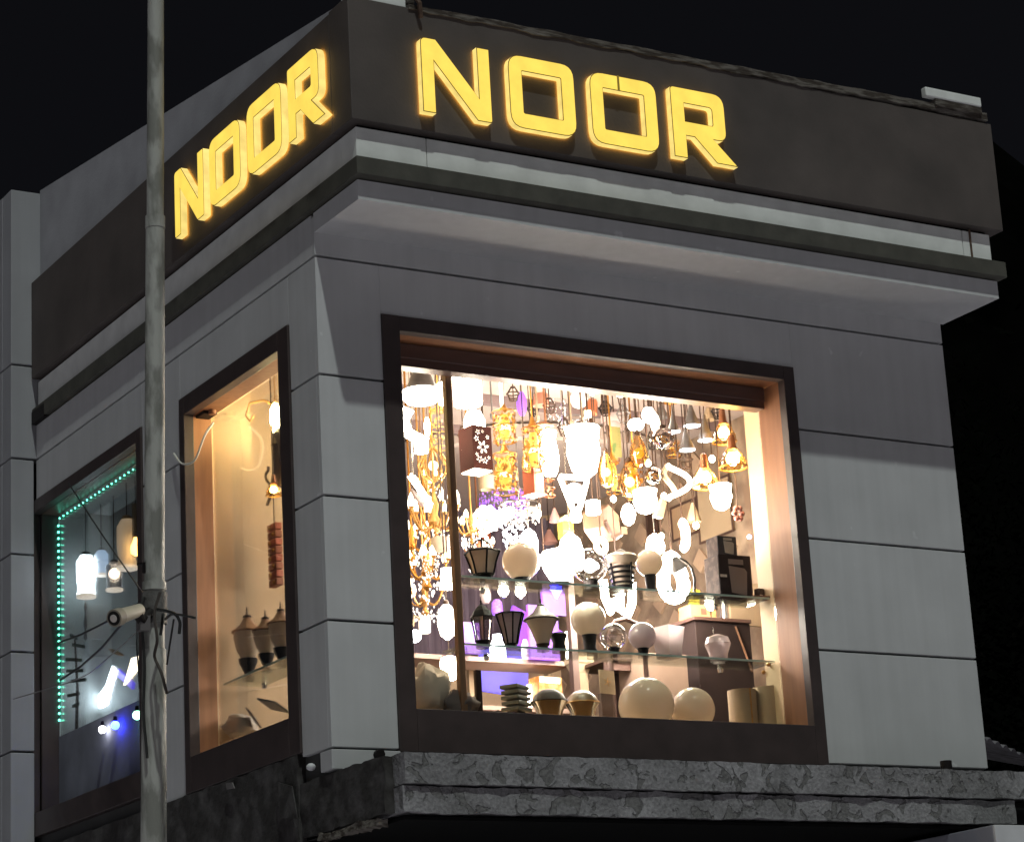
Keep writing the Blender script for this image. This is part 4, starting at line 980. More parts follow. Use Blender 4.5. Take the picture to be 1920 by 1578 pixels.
# square flower lantern
x, y, z, w, h = at(1.2552,0.7,5.1178,0.1235,0.2404)
t = thing('flower_lantern', 'dark brown square lantern with cut out white flowers near the mullion', 'lantern', (x, y, z-h/2), 'lamps hanging in the big window', rotz=.12)
ww = w/2
obj('side_panel', MB().box(-ww, -ww, h*.03, ww, -ww+.004, h), mat('cut_panel', (.045,.011,.007), .75, spec=.1), t)
obj('side_panel', MB().box(-ww, -ww+.0045, h*.03, -ww+.004, ww, h), MATS['cut_panel'], t)
obj('side_panel', MB().box(ww-.004, -ww+.0045, h*.03, ww, ww, h), MATS['cut_panel'], t)
obj('side_panel', MB().box(-ww+.0045, ww-.004, h*.03, ww-.0045, ww, h), MATS['cut_panel'], t)
fl = MB()
def petal_y(mb, cx, cz, r, n, yy, ph=0.0):
    for k in range(n):
        a = 2*math.pi*k/n+ph; px, pz = cx+r*.62*math.cos(a), cz+r*.62*math.sin(a); ca, sa = math.cos(a), math.sin(a)
        vs = [(px+r*.36*math.cos(q)*ca-r*.19*math.sin(q)*sa, yy, pz+r*.36*math.cos(q)*sa+r*.19*math.sin(q)*ca) for q in [2*math.pi*j/8 for j in range(8)]]
        mb.add(vs, [tuple(range(8))])
petal_y(fl, .0, h*.52, ww*.62, 6, -ww-.0012, .2)
for a, b, r in ((-.45, .85, .26), (.05, .88, .16), (-.62, .70, .28), (.55, .76, .2), (-.40, .24, .34), (.18, .22, .32), (.60, .30, .18), (-.65, .34, .18), (.55, .55, .14)): petal_y(fl, a*ww, h*b, r*ww, 5, -ww-.0012, a)
obj('flower_cutouts', fl, SOFTW, t)
obj('bottom_diffuser', MB().box(-ww+.005, -ww+.005, 0, ww-.005, ww-.005, h*.029), WS, t)
obj('dome', MB().lathe([(ww*.95, h*1.005), (ww*.9, h*1.2), (ww*.6, h*1.38), (1e-4, h*1.45)], 18), W1, t, smooth=True)
cord(t, h*1.44, CZ-(z-h/2))
# speckled gold cylinders
speckled('tall gold leaf filigree pendant with a white core right of the flower lantern', *at(1.5001,0.8,5.3009,0.1259,0.162), n=130)
speckled('lower gold leaf filigree pendant glowing amber under the tall one', *at(1.5502,0.9,5.0702,0.132,0.2093), n=150)
speckled('third gold leaf filigree pendant glowing amber above the orange lantern', *at(1.7070,0.85,5.2085,0.1212,0.2294), n=150)
led_shape('thick ivory rod hanging above the tall filigree pendant', *(1.4923,0.8,5.4946,0.02297,0.1814)[:3], [(0, 0, -.09), (0, 0, .10)], .010, SOFTW, name='hanging_rod', hang=.10)
t = pendant('copper_cap_pendant', 'white glowing vase pendant with a copper cap right of the third filigree pendant', *at(1.8355,0.9,5.2157,0.1047,0.2616), VASE, W1)
obj('copper_disc', MB().lathe([(.06, .30), (.058, .308), (.02, .33)], 22), COPPER, t, smooth=True, loc=(-.03, 0, -.03))
t = pendant('burst_pendant', 'largest blazing white scalloped pendant in the middle of the big window', *at(1.9920,0.8,5.2034,0.1861,0.2859), SCALLOP, W1, seg=12)
obj('upper_petals', MB().lathe([(.065, .17), (.095, .22), (.06, .27), (.02, .30)], 8), W1, t)
x, y, z, w, h = at(1.9165,0.8,4.9656,0.1962,0.2161)
t = thing('triangle_pendant', 'white LED triangle pendant with a round glowing disc', 'pendant lamp', (x, y, z), 'lamps hanging in the big window')
tri = [(-w*.46, 0, h*.42), (w*.46, 0, h*.42), (w*.12, 0, -h*.42), (-w*.08, 0, -h*.42)]
pp = []
for i in range(4):
    a, b = Vector(tri[i]), Vector(tri[(i+1) % 4])
    for k in range(6): pp.append(a.lerp(b, (k+.5)/6))
obj('led_frame', MB().tube(pp, .014, 7, closed=True), W1, t, smooth=True)
obj('disc', MB().sphere((0, 0, h*.02), w*.27, 18, 10), W1, t, smooth=True)
obj('lower_cup', MB().lathe([(w*.13, -h*.72), (w*.17, -h*.6), (w*.13, -h*.44)], 14), W1, t, smooth=True)
cord(t, h*.42, CZ-z)
# purple
tag(obj('violet_ornament', MB().sphere((0, 0, 0), 1, 14, 10), PURS, smooth=True, loc=(1.9211,1.3000,5.6149,0.05421,0.1267)[:3]), 'violet glowing oval glass ornament near the ceiling', 'ornament')
o = bpy.data.objects['violet_ornament']; o.scale = (.030, .030, .075)
crystal_drum('violet crystal drum chandelier left of the curtain', *at(2.3665,2.3000,5.3135,0.2959,0.1335), PURS, n=260, seed=4)
crystal_drum('white crystal cascade blazing under the violet drum chandelier', *at(2.3583,2.2000,5.1071,0.1975,0.2833), W3, n=150, seed=6, taper=.4)
crystal_drum('pale lilac crystal skirt around the cascade chandelier', *at(2.2935,2.0000,5.1781,0.2455,0.09793), CRYST, n=200, seed=9)
blob('fan_lamp', 'white glowing fan shaped lamp left of the crystal cascade', 'lamp', *at(2.0727,2.0000,5.1285,0.1686,0.1488), W1, amp=.3, seed=2.2)
# orange lantern
x, y, z, w, h = at(1.7529,0.95,5.0557,0.09858,0.1328)
t = thing('orange_lantern', 'orange square lantern with a pale window below the gold filigree pendants', 'lantern', (x, y, z-h/2), 'lamps hanging in the big window', rotz=.3)
obj('body', MB().box(-w*.42, -w*.42, 0, w*.42, w*.42, h), ORANGE, t, bevel=.004)
obj('window', MB().box(-w*.22, -w*.42-.002, h*.25, w*.24, -w*.42-.0005, h*.75), mat('salmon_glass', (.85,.50,.40), .3), t)
obj('foot', MB().box(-w*.5, -w*.5, -.012, w*.5, w*.5, -.0005), ORANGE, t)
cord(t, h, CZ-(z-h/2))
x, y, z, w, h = at(2.2249,1.4000,4.9545,0.07858,0.1503)
t = thing('carton', 'bright yellow carton with a rounded top behind the upper shelf', 'box', (x, y, z-h/2))
obj('carton_box', MB().box(-w*.45, -.03, 0, w*.45, .03, h*.62), YELLOWC, t, bevel=.003)
obj('round_top', MB().poly_y([(w*.34*math.cos(a), h*.625+w*.5*math.sin(a)) for a in [math.pi*k/10 for k in range(11)]], -.02, .02), mat('pale_lime', (.55,.56,.25), .6), t)
obj('stripe', MB().box(-w*.455, -.0315, h*.20, w*.455, -.0303, h*.28), GOLDM, t)
obj('stand', MB().box(-.02, -.02, -(z-h/2-3.1), .02, .02, -.0005), BROWNW, t)
# wooden bracket
x, y, z, w, h = at(2.2738,1.1000,4.8864,0.2198,0.2155)
t = thing('wooden_pendant', 'tan carved wooden box pendant right of the triangle lamp', 'pendant lamp', (x, y, z), 'lamps hanging in the big window', rotz=.5)
obj('wooden_box', MB().poly_y([(-w*.45, h*.3), (-w*.1, h*.5), (w*.42, h*.30), (w*.45, -h*.25), (w*.05, -h*.45), (-w*.42, -h*.15)], -w*.3, w*.3), TANW, t, bevel=.006)
obj('carved_edge', MB().tube([(w*.05, -w*.31, -h*.40), (w*.42, -w*.31, -h*.22)], .012, 6), BROWNW, t)
obj('carved_edge', MB().tube([(-w*.38, -w*.31, h*.0), (-w*.1, -w*.31, -h*.30)], .012, 6), BROWNW, t)
cord(t, h*.45, CZ-z)
pendant('cube_pendant', 'small white glowing block beside the triangle lamp', *at(2.1280,0.95,4.9420,0.08211,0.0731), DRUM, W1, seg=8)
# amber jars
pendant('amber_jar', 'amber jar pendant with a white flame, leftmost of the amber trio', *at(2.1665,0.85,5.1353,0.09377,0.2019), JAR, AMBERG, bulb=W2, bulbr=.5)
pendant('amber_jar', 'lowest amber jar pendant with a white flame, middle of the amber trio', *at(2.3468,0.9,5.1090,0.1183,0.2035), JAR, AMBERG, bulb=W2, bulbr=.5)
pendant('amber_jar', 'highest amber jar pendant glowing deep orange, right of the amber trio', *at(2.3870,0.85,5.2622,0.1007,0.1922), JAR, AMBERG, bulb=AMB, bulbr=.6)
speckled('amber beaded sleeve around the leftmost jar pendant', *at(2.3413,1.0500,5.1625,0.08957,0.1869), inner=AMB, n=70)
speckled('amber beaded sleeve behind the middle jar pendant', *at(2.5162,1.1000,5.1624,0.1085,0.1885), inner=AMB, n=80)
for lab, v in (('left dark cone socket hanging above the amber jars', (2.1908,0.85,5.3574,0.02652,0.06801)), ('right dark cone socket hanging above the amber jars', (2.3227,0.85,5.3393,0.02663,0.06828))):
    x, y, z, w, h = v
    t = thing('socket_pendant', lab, 'pendant lamp', (x, y, z), 'lamps hanging in the big window')
    obj('socket', MB().lathe([(w*.25, -h*.5), (w*.5, h*.4), (w*.3, h*.5)], 12), DKBR, t, smooth=True)
    cord(t, h*.5, CZ-z)
# dark globes with filaments
for lab, v in (('smoked glass globe pendant with gold filaments under the cone lamps', (2.5235,0.8,5.3324,0.1307,0.1309)), ('smaller smoked glass globe pendant left of the white spiral', (2.4786,0.85,5.1290,0.1067,0.1052))):
    t = pendant('smoked_globe', lab, *v, [(max(.02, math.cos(a)), .5+.5*math.sin(a)) for a in [math.pi*(-.5+k/12) for k in range(13)]], SMOKEG)
    w = v[3]
    obj('filament', MB().tube([(w*.22*math.cos(k*1.9), w*.15*math.sin(k*2.3), v[4]*(.35+.03*k)) for k in range(10)], .004, 5), GOLDE, t)
cone_pendant('grey cone pendant, highest of the four cone lamps', *at(2.6926,0.75,5.4717,0.1016,0.1322))
cone_pendant('grey cone pendant at the left of the four cone lamps', *at(2.6003,0.8,5.4329,0.07762,0.113))
cone_pendant('grey cone pendant at the right of the four cone lamps', *at(2.8161,0.8,5.4165,0.09623,0.1391))
cone_pendant('grey cone pendant, lowest of the four cone lamps', *at(2.6115,0.7,5.3074,0.09477,0.1243))
SPH = [(max(.02, math.cos(a)), .5+.5*math.sin(a)) for a in [math.pi*(-.5+k/12) for k in range(12)]]
def warmbulb(label, x, y, z, w, h, power=5):
    t = thing('glass_bulb_pendant', label, 'pendant lamp', (x, y, z), 'warm bulbs hanging by the right end')
    obj('glass_shade', MB().lathe([(w*.5, -h*.35), (w*.48, -h*.1), (w*.34, h*.2), (w*.2, h*.4)], 20, caps=False), AMBERG, t, smooth=True)
    obj('rim', MB().tube([(w*.5*math.cos(2*math.pi*k/20), w*.5*math.sin(2*math.pi*k/20), -h*.35) for k in range(20)], w*.035, 5, closed=True), GOLD, t)
    obj('bulb', MB().sphere((0, 0, 0), w*.24, 14, 10), BULB, t, smooth=True)
    obj('cap', MB().lathe([(w*.20, h*.36), (w*.16, h*.5), (w*.12, h*.95), (w*.04, h*1.0)], 14), COPPER, t, smooth=True)
    cord(t, h, CZ-z)
    return t
warmbulb('warm bulb pendant with a tall copper cap, highest of the three at the right end', *at(2.8116,0.62,5.3417,0.1367,0.1436))
warmbulb('warm bulb pendant in an amber dish, right of the three at the right end', *at(2.8078,0.55,5.1748,0.1592,0.142))
warmbulb('warm bulb pendant under a copper dome, left of the three at the right end', *at(2.6459,0.6,5.0638,0.1467,0.1409))
x, y, z, w, h = at(2.5772,0.75,5.0658,0.1594,0.2279)
led_shape('white spiral LED ribbon pendant left of the warm bulbs', x, y, z, [(w*.46*math.cos(a)*(.75+.25*q), w*.3*math.sin(a), h*(.45-.85*q)) for q in [k/30 for k in range(31)] for a in [2.6+q*6.6]], .014, W1, hang=h*.45)
x, y, z, w, h = at(2.5804,0.85,5.1101,0.1011,0.1861)
led_shape('cream curved ribbon pendant wound beside the white spiral', x, y, z, [(w*.3*math.cos(a), w*.2*math.sin(a), h*(.5-q)) for q in [k/20 for k in range(21)] for a in [1.2+q*5]], .016, CREAMP, hang=h*.5, name='ribbon_pendant')
pendant('tulip_pendant', 'white tulip pendant below the warm bulbs at the right end', *at(2.7434,0.6,4.9626,0.1234,0.1408), SCALLOP, W1, seg=16)
x, y, z, w, h = at(2.8651,0.62,4.8862,0.08848,0.1165)
t = thing('flower_ornament', 'dull red petal ornament hanging by the right end wall', 'ornament', (x, y, z))
for k in range(6): obj('petal', MB().sphere((w*.28*math.cos(k*1.047), 0, h*.28*math.sin(k*1.047)), w*.2, 10, 6, sz=.9), mat('dull_red', (.20,.07,.05), .5), t, smooth=True)
cord(t, h*.3, CZ-z)
pendant('frosted_pendant', 'white scalloped cup pendant below the smoked globes', *at(2.4769,0.95,5.0037,0.1368,0.1361), SCALLOP, W1, seg=10)
pendant('frosted_pendant', 'white egg pendant right of the wooden box pendant', *at(2.3568,0.95,4.9207,0.08275,0.1227), OVAL, W1)
tag(obj('price_tag', MB().box(-.018, 0, -.02, .018, .002, .02), CREAMP, loc=(2.3247,0.95,4.8270)), 'cream square tag hanging under the white egg pendant', 'tag')
tag(obj('cream_bracket', MB().poly_y([(-.03, -.05), (.02, -.06), (.05, .03), (.03, .06), (.0, .0)], -.02, .02), CREAMP, loc=(2.5907,1,4.9882)), 'cream folded bracket hanging right of the scalloped cup', 'bracket')
for lab, v in (('upper frosted white lobe of the cluster below the ceiling disc', (2.5067,0.9,5.4952,0.07791,0.09459)), ('lower left white lobe of the cluster below the ceiling disc', (2.4155,0.9,5.4300,0.09546,0.06895)), ('right white lobe of the cluster below the ceiling disc', (2.5809,0.95,5.4726,0.05421,0.1077))):
    pendant('cluster_lobe', lab, *v, OVAL, W1)
x, y, z, w, h = at(2.5996,1.4000,5.6124,0.1426,0.09777)
t = thing('glass_ring_chandelier', 'oval glass ring chandelier near the ceiling above the amber jars', 'chandelier', (x, y, z), 'chandeliers seen through the big window')
for q, f in ((0, 1), (-.05, .8)): obj('glass_ring', MB().lathe([(w*.5*f, q-.02), (w*.54*f, q), (w*.5*f, q+.03)], 24, caps=False), LILAC, t, smooth=True)
for k in range(3):
    a = k*2.1
    obj('rod', MB().tube([(w*.45*math.cos(a), w*.45*math.sin(a), .0), (w*.2*math.cos(a), w*.2*math.sin(a), CZ-z)], .004, 5), DKBR, t)
tag(obj('olive_banner', MB().box(-.035, 0, -.09, .035, .004, .09), GREENB, loc=(2.5082,1.2500,5.4342)), 'olive green printed banner hanging above the amber jars', 'banner')
tag(obj('paper_lampshade', MB().lathe([(.045, -.04), (.03, .04)], 4), mat('burnt_orange', (.45,.14,.06), .6), loc=(2.3932,1.3000,5.6472), rot=(0,.3,0)), 'small burnt orange paper shade near the ceiling', 'lampshade')
tag(obj('paper_lampshade', MB().lathe([(.05, -.04), (.04, .03)], 12), mat('coral', (.55,.22,.15), .6), loc=(2.1127,1.4000,5.6917)), 'coral fabric shade near the ceiling left of the ceiling disc', 'lampshade')
for lab, v, pw in (('left round ceiling light just under the shutter box', (1.5578,0.3,5.3947,0.08354,0.03526), 10), ('right round ceiling light, the larger one under the shutter box', (1.9622,0.32,5.3992,0.09627,0.04182), 14)):
    x, y, z, w, h = v
    t = thing('ceiling_light', lab, 'ceiling light', (x, y, z), 'round ceiling lights')
    obj('diffuser', MB().lathe([(1e-4, -.012), (w*.45, -.008), (w*.5, 0)], 22), DOWNL, t, smooth=True)
    obj('housing', MB().lathe([(w*.52, .0005), (w*.5, .02), (w*.2, .03)], 22), CHROME, t, smooth=True)
    cord(t, .03, CZ-z, CHROME)
pendant('small_pendant', 'tiny bare bulb hanging left of the larger ceiling light', *at(2.2685,1.1000,5.6534,0.02714,0.02862), SPH, W1)
pendant('small_pendant', 'tiny square bulb hanging below the burnt orange shade', *at(2.2308,1.1000,5.5300,0.03906,0.03791), DRUM, W2)
ROD_LABELS = ['thin ivory rod hanging above the orange lantern', 'thin ivory rod hanging between the two ceiling lights', 'thin ivory rod hanging right of the left ceiling light', 'thin copper rod hanging above the copper capped vase lamp', 'thin grey rod hanging above the tall filigree pendant', 'thin dark rod hanging above the flower lantern on its right', 'thin dark rod hanging above the flower lantern on its left', 'thin dark rod hanging left of the larger ceiling light', 'thin short dark rod hanging below the larger ceiling light', 'thin dark rod hanging right of the larger ceiling light', 'thin dark rod hanging above the upper smoked globe', 'thin dark rod hanging above the gold sieve shade']
n = 0
for p, q, ml in (((1.8333,1.0000,5.5574), .22, CREAMP), ((2.1797,1.2000,5.6350), .25, CREAMP), ((2.3197,1.3000,5.6302), .22, CREAMP), ((1.9483,1.1000,5.5048), .2, COPPER), ((1.8428,1.5000,5.7020), .2, GREYM), ((1.8367,1.6000,5.5864), .22, DKBR), ((1.8164,1.7000,5.5962), .22, DKBR), ((2.6022,1.5000,5.7318), .24, DKBR), ((2.5556,1.2000,5.6098), .12, DKBR), ((2.5565,1.1000,5.5658), .2, DKBR), ((2.5957,1.0000,5.5574), .22, DKBR), ((2.7109,1.0000,5.5849), .2, DKBR)):
    n += 1
    x, y, z = p
    t = thing('hanging_rod', ROD_LABELS[n-1], 'rod', (x, y, z), 'empty rods under the shop ceiling')
    obj('rod', MB().tube([(0, 0, -q*.5), (0, 0, CZ-z)], .0055, 6), ml, t)
    obj('holder', MB().lathe([(.009, -q*.5-.03), (.014, -q*.5), (.006, -q*.5+.01)], 10), ml, t, smooth=True)
# violet dot on the end wall
tag(obj('led_dot', MB().sphere((0, 0, 0), .012, 12, 8), emat('violet_led', (.55, .45, 1.0), 9.0), smooth=True, loc=(2.7850,0.427,4.7013)), 'violet LED dot by the right end wall above the floodlight carton', 'LED')

# ---- items in the back of the shop, filling the view between the lamps
for lab, v, m, prof in (
    ('coral box lamp on the back wall left of the gold candles', (2.7333,3.2000,5.3717,0.1025,0.09184), ORANGE, DRUM),
    ('brown fabric shade far back under the curtain', (3.3586,3.4000,5.4474,0.1057,0.09472), mat('rose_shade', (.42,.22,.18), .7), BELL),
    ('grey lamp shade far back above the flower lantern', (2.2742,2.2000,5.9579,0.1097,0.06793), mat('lilac_grey', (.34,.27,.36), .7), BELL),
    ('dusky shade near the ceiling behind the violet ornament', (2.2650,2.0000,5.8794,0.0956,0.05365), mat('dusky', (.18,.13,.17), .7), BELL),
    ('wire basket shade near the ceiling right of the coral shade', (2.5633,1.7000,5.8243,0.1075,0.1133), CRYST, OVAL),
    ('gold sieve shade under the shutter at the right', (2.7379,1,5.6417,0.09142,0.045), GOLDM, BELL),
    ('brown paper shade far back above the wooden box pendant', (2.7682,1.9000,5.7449,0.07715,0.06076), TANW, BELL),
    ('pale shade behind the cone lamps', (3.0727,1.1000,5.6337,0.0806,0.1111), CREAMP, BELL),
    ('cream hanging bell behind the white spiral', (3.1870,1.5000,5.1328,0.08827,0.1179), CREAMP, BELL)):
    pendant('back_pendant', lab, *v, prof, m, group='lamps further back in the shop')
for lab, p, d, m in (
    ('cream picture board on the patterned wall above the cartons', ((3.7850,2.0842,5.3400)), (.02, .34, .34), CREAMP),
    ('brown framed picture on the patterned wall below the white spiral', ((3.7850,2.4211,5.3528)), (.02, .26, .2), mat('sepia', (.30,.2,.12), .6)),
    ('small dark socket plate on the patterned wall', ((3.7850,2.7841,5.4048)), (.02, .10, .14), DKBR)):
    x, y, z = p
    t = thing('wall_picture', lab, 'picture', (x-.012, y, z))
    obj('board', MB().cbox((0, 0, 0), d), m, t)
    obj('frame', ring_x(-d[1]/2-.015, -d[2]/2-.015, d[1]/2+.015, d[2]/2+.015, .015, .015, .015, .015, -.014, -.0105), BROWNW, t)
rw = MB()
for k in range(14):
    for j in range(8):
        y0, z0 = 1.9+.16*k, 4.5+.16*j
        if (k+j) % 2: rw.poly_x([(y0, z0+.08), (y0+.08, z0), (y0+.16, z0+.08), (y0+.08, z0+.16)], 3.774, 3.7895)
r_ = obj('wall_relief', rw, mat('relief_panel', (.34,.24,.165), .6, var=.2), bpy.data.objects['wall_right']); r_['kind'] = 'stuff'

# ---- narrow side window
S3 = 3.985+.0105
def urn(label, x, y, zb, w, h):
    t = thing('urn_lamp', label, 'lamp', (x, y, zb), 'urn lamps in the narrow side window')
    obj('urn', MB().lathe([(w*.22, h*.30), (w*.36, h*.42), (w*.45, h*.58), (w*.43, h*.66)], 22), OPAL, t, smooth=True)
    obj('base', MB().lathe([(w*.16, 0), (w*.2, h*.04), (w*.12, h*.10), (w*.28, h*.24), (w*.30, h*.30)], 16), IRON, t, smooth=True)
    obj('lid', MB().lathe([(w*.50, h*.655), (w*.5, h*.675), (w*.24, h*.76), (w*.10, h*.86)], 22), mat('tan_lid_paint', (.26, .14, .075), .5), t, smooth=True)
    obj('finial', MB().lathe([(w*.14, h*.86), (w*.13, h*.885), (w*.04, h*.90), (w*.02, h)], 10), DKBR, t, smooth=True)
urn('leftmost cream urn lamp with a pointed brown lid in the narrow side window', *at(0.28,1.4973,4.3259,0.1678,0.394)[:2], S3, at(0.28,1.4973,4.3259,0.1678,0.394)[3], at(0.28,1.4973,4.3259,0.1678,0.394)[4])
urn('middle urn lamp of the three in the narrow side window', *at(0.27,1.2538,4.2752,0.143,0.3263)[:2], S3, at(0.27,1.2538,4.2752,0.143,0.3263)[3], at(0.27,1.2538,4.2752,0.143,0.3263)[4])
urn('urn lamp half hidden behind the right frame of the narrow side window', *at(0.29,1.1097,4.2745,0.1472,0.3399)[:2], S3, at(0.29,1.1097,4.2745,0.1472,0.3399)[3], at(0.29,1.1097,4.2745,0.1472,0.3399)[4])
x, y, z = (0.42,1.3749,5.4140)
t = thing('wall_lantern', 'gold wall lamp with a scrolled arm high in the narrow side window', 'wall lamp', (x, y, z))
obj('shade', MB().lathe([(.012, -.09), (.030, -.03), (.026, .04), (.012, .07)], 14), WALLL, t, smooth=True)
obj('arm', MB().tube([(0, 0, .06), (-.06, .02, .09), (-.13, .04, .07), (-.15, .045, .0), (-.13, .04, -.03), (-.11, .035, 0)], .007, 6), GOLDM, t, smooth=True)
obj('cap', MB().lathe([(.03, -.16), (.015, -.12)], 10), DKBR, t)
cord(t, .08, CZ-z, GOLDM)
x, y, z = (0.42,1.3644,5.1742)
tag(obj('navy_banner', MB().box(-.01, -.06, -.16, .01, .05, .16), NAVY, loc=(x, y, z)), 'dark navy cloth banner behind the right frame of the narrow side window', 'banner')
warmbulb('warm bulb glowing at the right edge of the narrow side window', *(0.36,1.2956,4.9815), .085, .085, 6)
x, y, z = (0.44,1.4676,4.6748)
t = thing('brick_red_ornament', 'brick red tiled panel with gold studs under the warm bulb, narrow side window', 'ornament', (x, y, z))
for k in range(8):
    obj('tile', MB().box(-.02, -.05, -.17+.043*k, .02, .05, -.17+.043*k+.037), BRICKR if k % 2 else mat('rust_tile', (.26, .075, .03), .6), t, bevel=.003)
    obj('stud', MB().sphere((-.02, .02*(1 if k % 2 else -1), -.152+.043*k), .011, 8, 6), GOLD, t, smooth=True)
sc_ = MB()
sc_.tube([(0, .055, .50-.02*k) if k < 2 else (0, .055+.035*math.sin(k*.55), .50-.016*k) for k in range(14)], .008, 6)
obj('iron_scroll', sc_, DKBR, t, smooth=True)
cord(t, .17, CZ-z, DKBR)
t = thing('cctv_camera', 'dark camera housing with a white lead under the head of the narrow side window', 'camera', (0.1,1.5673,5.4598))
obj('housing', MB().box(-.04, -.07, -.03, .04, .05, .03), IRON, t, bevel=.006)
obj('bracket', MB().tube([(.0, -.09, .04), (.0, -.09, -.04)], .02, 10), LINING, t, smooth=True)
p0, p1, p2, p3, p4 = Vector((0.05,1.3543,5.3362)), Vector((-0.02,1.3165,5.2520)), Vector((-0.03,1.4184,5.1246)), Vector((-0.03,1.6010,5.1608)), Vector((-0.01,1.7449,5.2656))
cw = [p0]
for a, b in ((p0, p1), (p1, p2), (p2, p3), (p3, p4)):
    for k in range(1, 7): cw.append(a.lerp(b, k/6))
for _ in range(6): cw = [cw[0]]+[(cw[j-1]+cw[j]*2+cw[j+1])/4 for j in range(1, len(cw)-1)]+[cw[-1]]
tag(obj('white_lead', MB().tube(cw, .0055, 6), WIREW, smooth=True), 'white electric lead looping out of the narrow side window', 'cable')
x, y, z = (0.24,1.6461,3.8566)
tag(obj('wire_hoop', MB().tube([(0, .07*math.cos(a), .15*math.sin(a)) for a in [math.pi*k/16 for k in range(17)]], .004, 5), DKBR, smooth=True, loc=(x, y, ZD)), 'thin wire hoop standing at the bottom of the narrow side window', 'wire hoop')
blob('plastic_bag', 'crumpled grey plastic bag at the bottom of the narrow side window', 'bag', *(0.25,1.5520,3.7709,0.1662,0.1215)[:3], .18, .12, mat('grey_plastic', (.42,.38,.33), .4), amp=.4, seed=5.0)
for lab, v, rr, m in (('dark leaning sheet with a white corner at the bottom right of the narrow side window', ((0.24,1.1241,3.8018)), (.3, .5, .2), mat('slate_sheet', (.10,.11,.12), .4)), ('brown folded flap lying behind the plastic bag', ((0.26,1.4071,3.7884)), (.5, .9, .1), BROWNW)):
    tag(obj('folded_sheet', MB().box(-.05, -.10, -.004, .05, .10, .004), m, loc=v, rot=rr), lab, 'sheet', 'sheets lying in the narrow side window')
# ---- far side window
LEDX = .158
pts = [(LEDX, 3.922, 5.40 - .040*k) for k in range(31)]
def led_strip(label, pts, n_axis):
    t = thing('led_strip', label, 'LED strip', pts[0], 'teal LED strips in the far side window')
    a, b = Vector(pts[0]), Vector(pts[-1])
    obj('tape', MB().tube([(0, 0, 0), b-a], .007, 6), mat('led_tape', (.05, .25, .18), .5), t)
    me = None
    for p in pts:
        o = bpy.data.objects.new('led_bead', me) if me else obj('led_bead', MB().sphere((0, 0, 0), 0.0072 if n_axis == 2 else .0055, 8, 6), TEALE, t, smooth=True)
        if me: COL.objects.link(o); o.parent = t
        me = o.data
        o.location = Vector(p)-a+Vector((-.009, 0, 0))
led_strip('teal LED strip running down the left edge of the far side window', pts, 2)
led_strip('teal LED strip along the head of the far side window', [(LEDX, 3.90-.066*k, 5.442) for k in range(24)], 1)
def jar(label, x, y, z, w, h, m, bulb, cap, top=5.85):
    t = thing('jar_pendant', label, 'pendant lamp', (x, y, z-h/2), 'lamps in the far side window')
    obj('shade', MB().lathe([(w*.46, 0), (w*.5, h*.04), (w*.44, h*.2), (w*.5, h*.45), (w*.5, h*.85), (w*.3, h)], 18, caps=False), m, t, smooth=True)
    obj('base_ring', MB().lathe([(w*.50, -.004), (w*.52, h*.03), (w*.5, h*.05)], 18), SOFTW, t, smooth=True)
    if bulb: obj('bulb', MB().sphere((0, 0, h*.6), w*.33, 12, 8), bulb, t, smooth=True)
    obj('cap', MB().lathe([(w*.3, h*1.001), (w*.2, h*1.08)], 12), cap, t, smooth=True)
    cord(t, h*1.05, top-(z-h/2))
DAISY = emat('speckled_glass', (.80, .92, 1.0), 7.0, var=.75, scale=45)
jar('white speckled glass jar lamp nearest the LED strip in the far side window', *at(0.2579,3.7500,5.0518,0.1163,0.2583), DAISY, None, IRON)
jar('pale blue glass jar lamp behind the speckled one in the far side window', *at(0.3463,3.7200,5.1340,0.08425,0.153), emat('blue_white', (.45, .68, 1.0), 1.0), W3, GREYM)
jar('clear ribbed jar lamp with a white bulb in the far side window', *at(0.3404,3.5000,5.0019,0.1022,0.1702), CLEARG, WS, GREYM)
jar('tall amber and white cylinder lamp in the far side window', *at(0.3033,3.2000,5.1264,0.1195,0.2977), emat('amber_white', (1.0, .70, .42), .55, var=.3, scale=6), WS, mat('amber_cap', (.5,.3,.12), .5))
x, y, z = (0.3,3.0529,5.0727)
t = thing('bulb_pendant', 'glowing orange filament bulb on a pale stem beside the pole', 'pendant lamp', (x, y, z), 'lamps in the far side window')
obj('bulb', MB().lathe([(1e-4, -.055), (.030, -.035), (.034, 0), (.018, .04), (.012, .06)], 14), emat('orange_bulb', (1.0, .50, .12), 14.0), t, smooth=True)
obj('stem', MB().tube([(0, 0, .06), (0, 0, .26)], .022, 10), CREAMP, t, smooth=True)
cord(t, .26, 5.85-z)
tag(obj('switch_plate', MB().box(-.06, -.006, -.11, .06, .006, .11), TEALW, loc=(0.3524,3.8500,4.7977), bevel=.01), 'pale blank panel hanging under the speckled jar lamp', 'panel')
tag(obj('crystal_drop', MB().lathe([(1e-4, -.12), (.012, -.1), (.005, -.06), (.012, -.02), (.004, .05), (.010, .09), (1e-4, .13)], 8), CHROME, smooth=True, loc=(0.2523,3.7500,4.7716)), 'string of glass drops below the speckled jar lamp', 'glass drops')
tag(obj('paper_scrap', MB().lathe([(.02, 0), (.045, .006), (.05, .012)], 14), CREAMP, smooth=True, loc=(0.3417,3.5000,4.5318), rot=(.5, .3, 0)), 'small pale dish tilted in the middle of the far side window', 'dish')
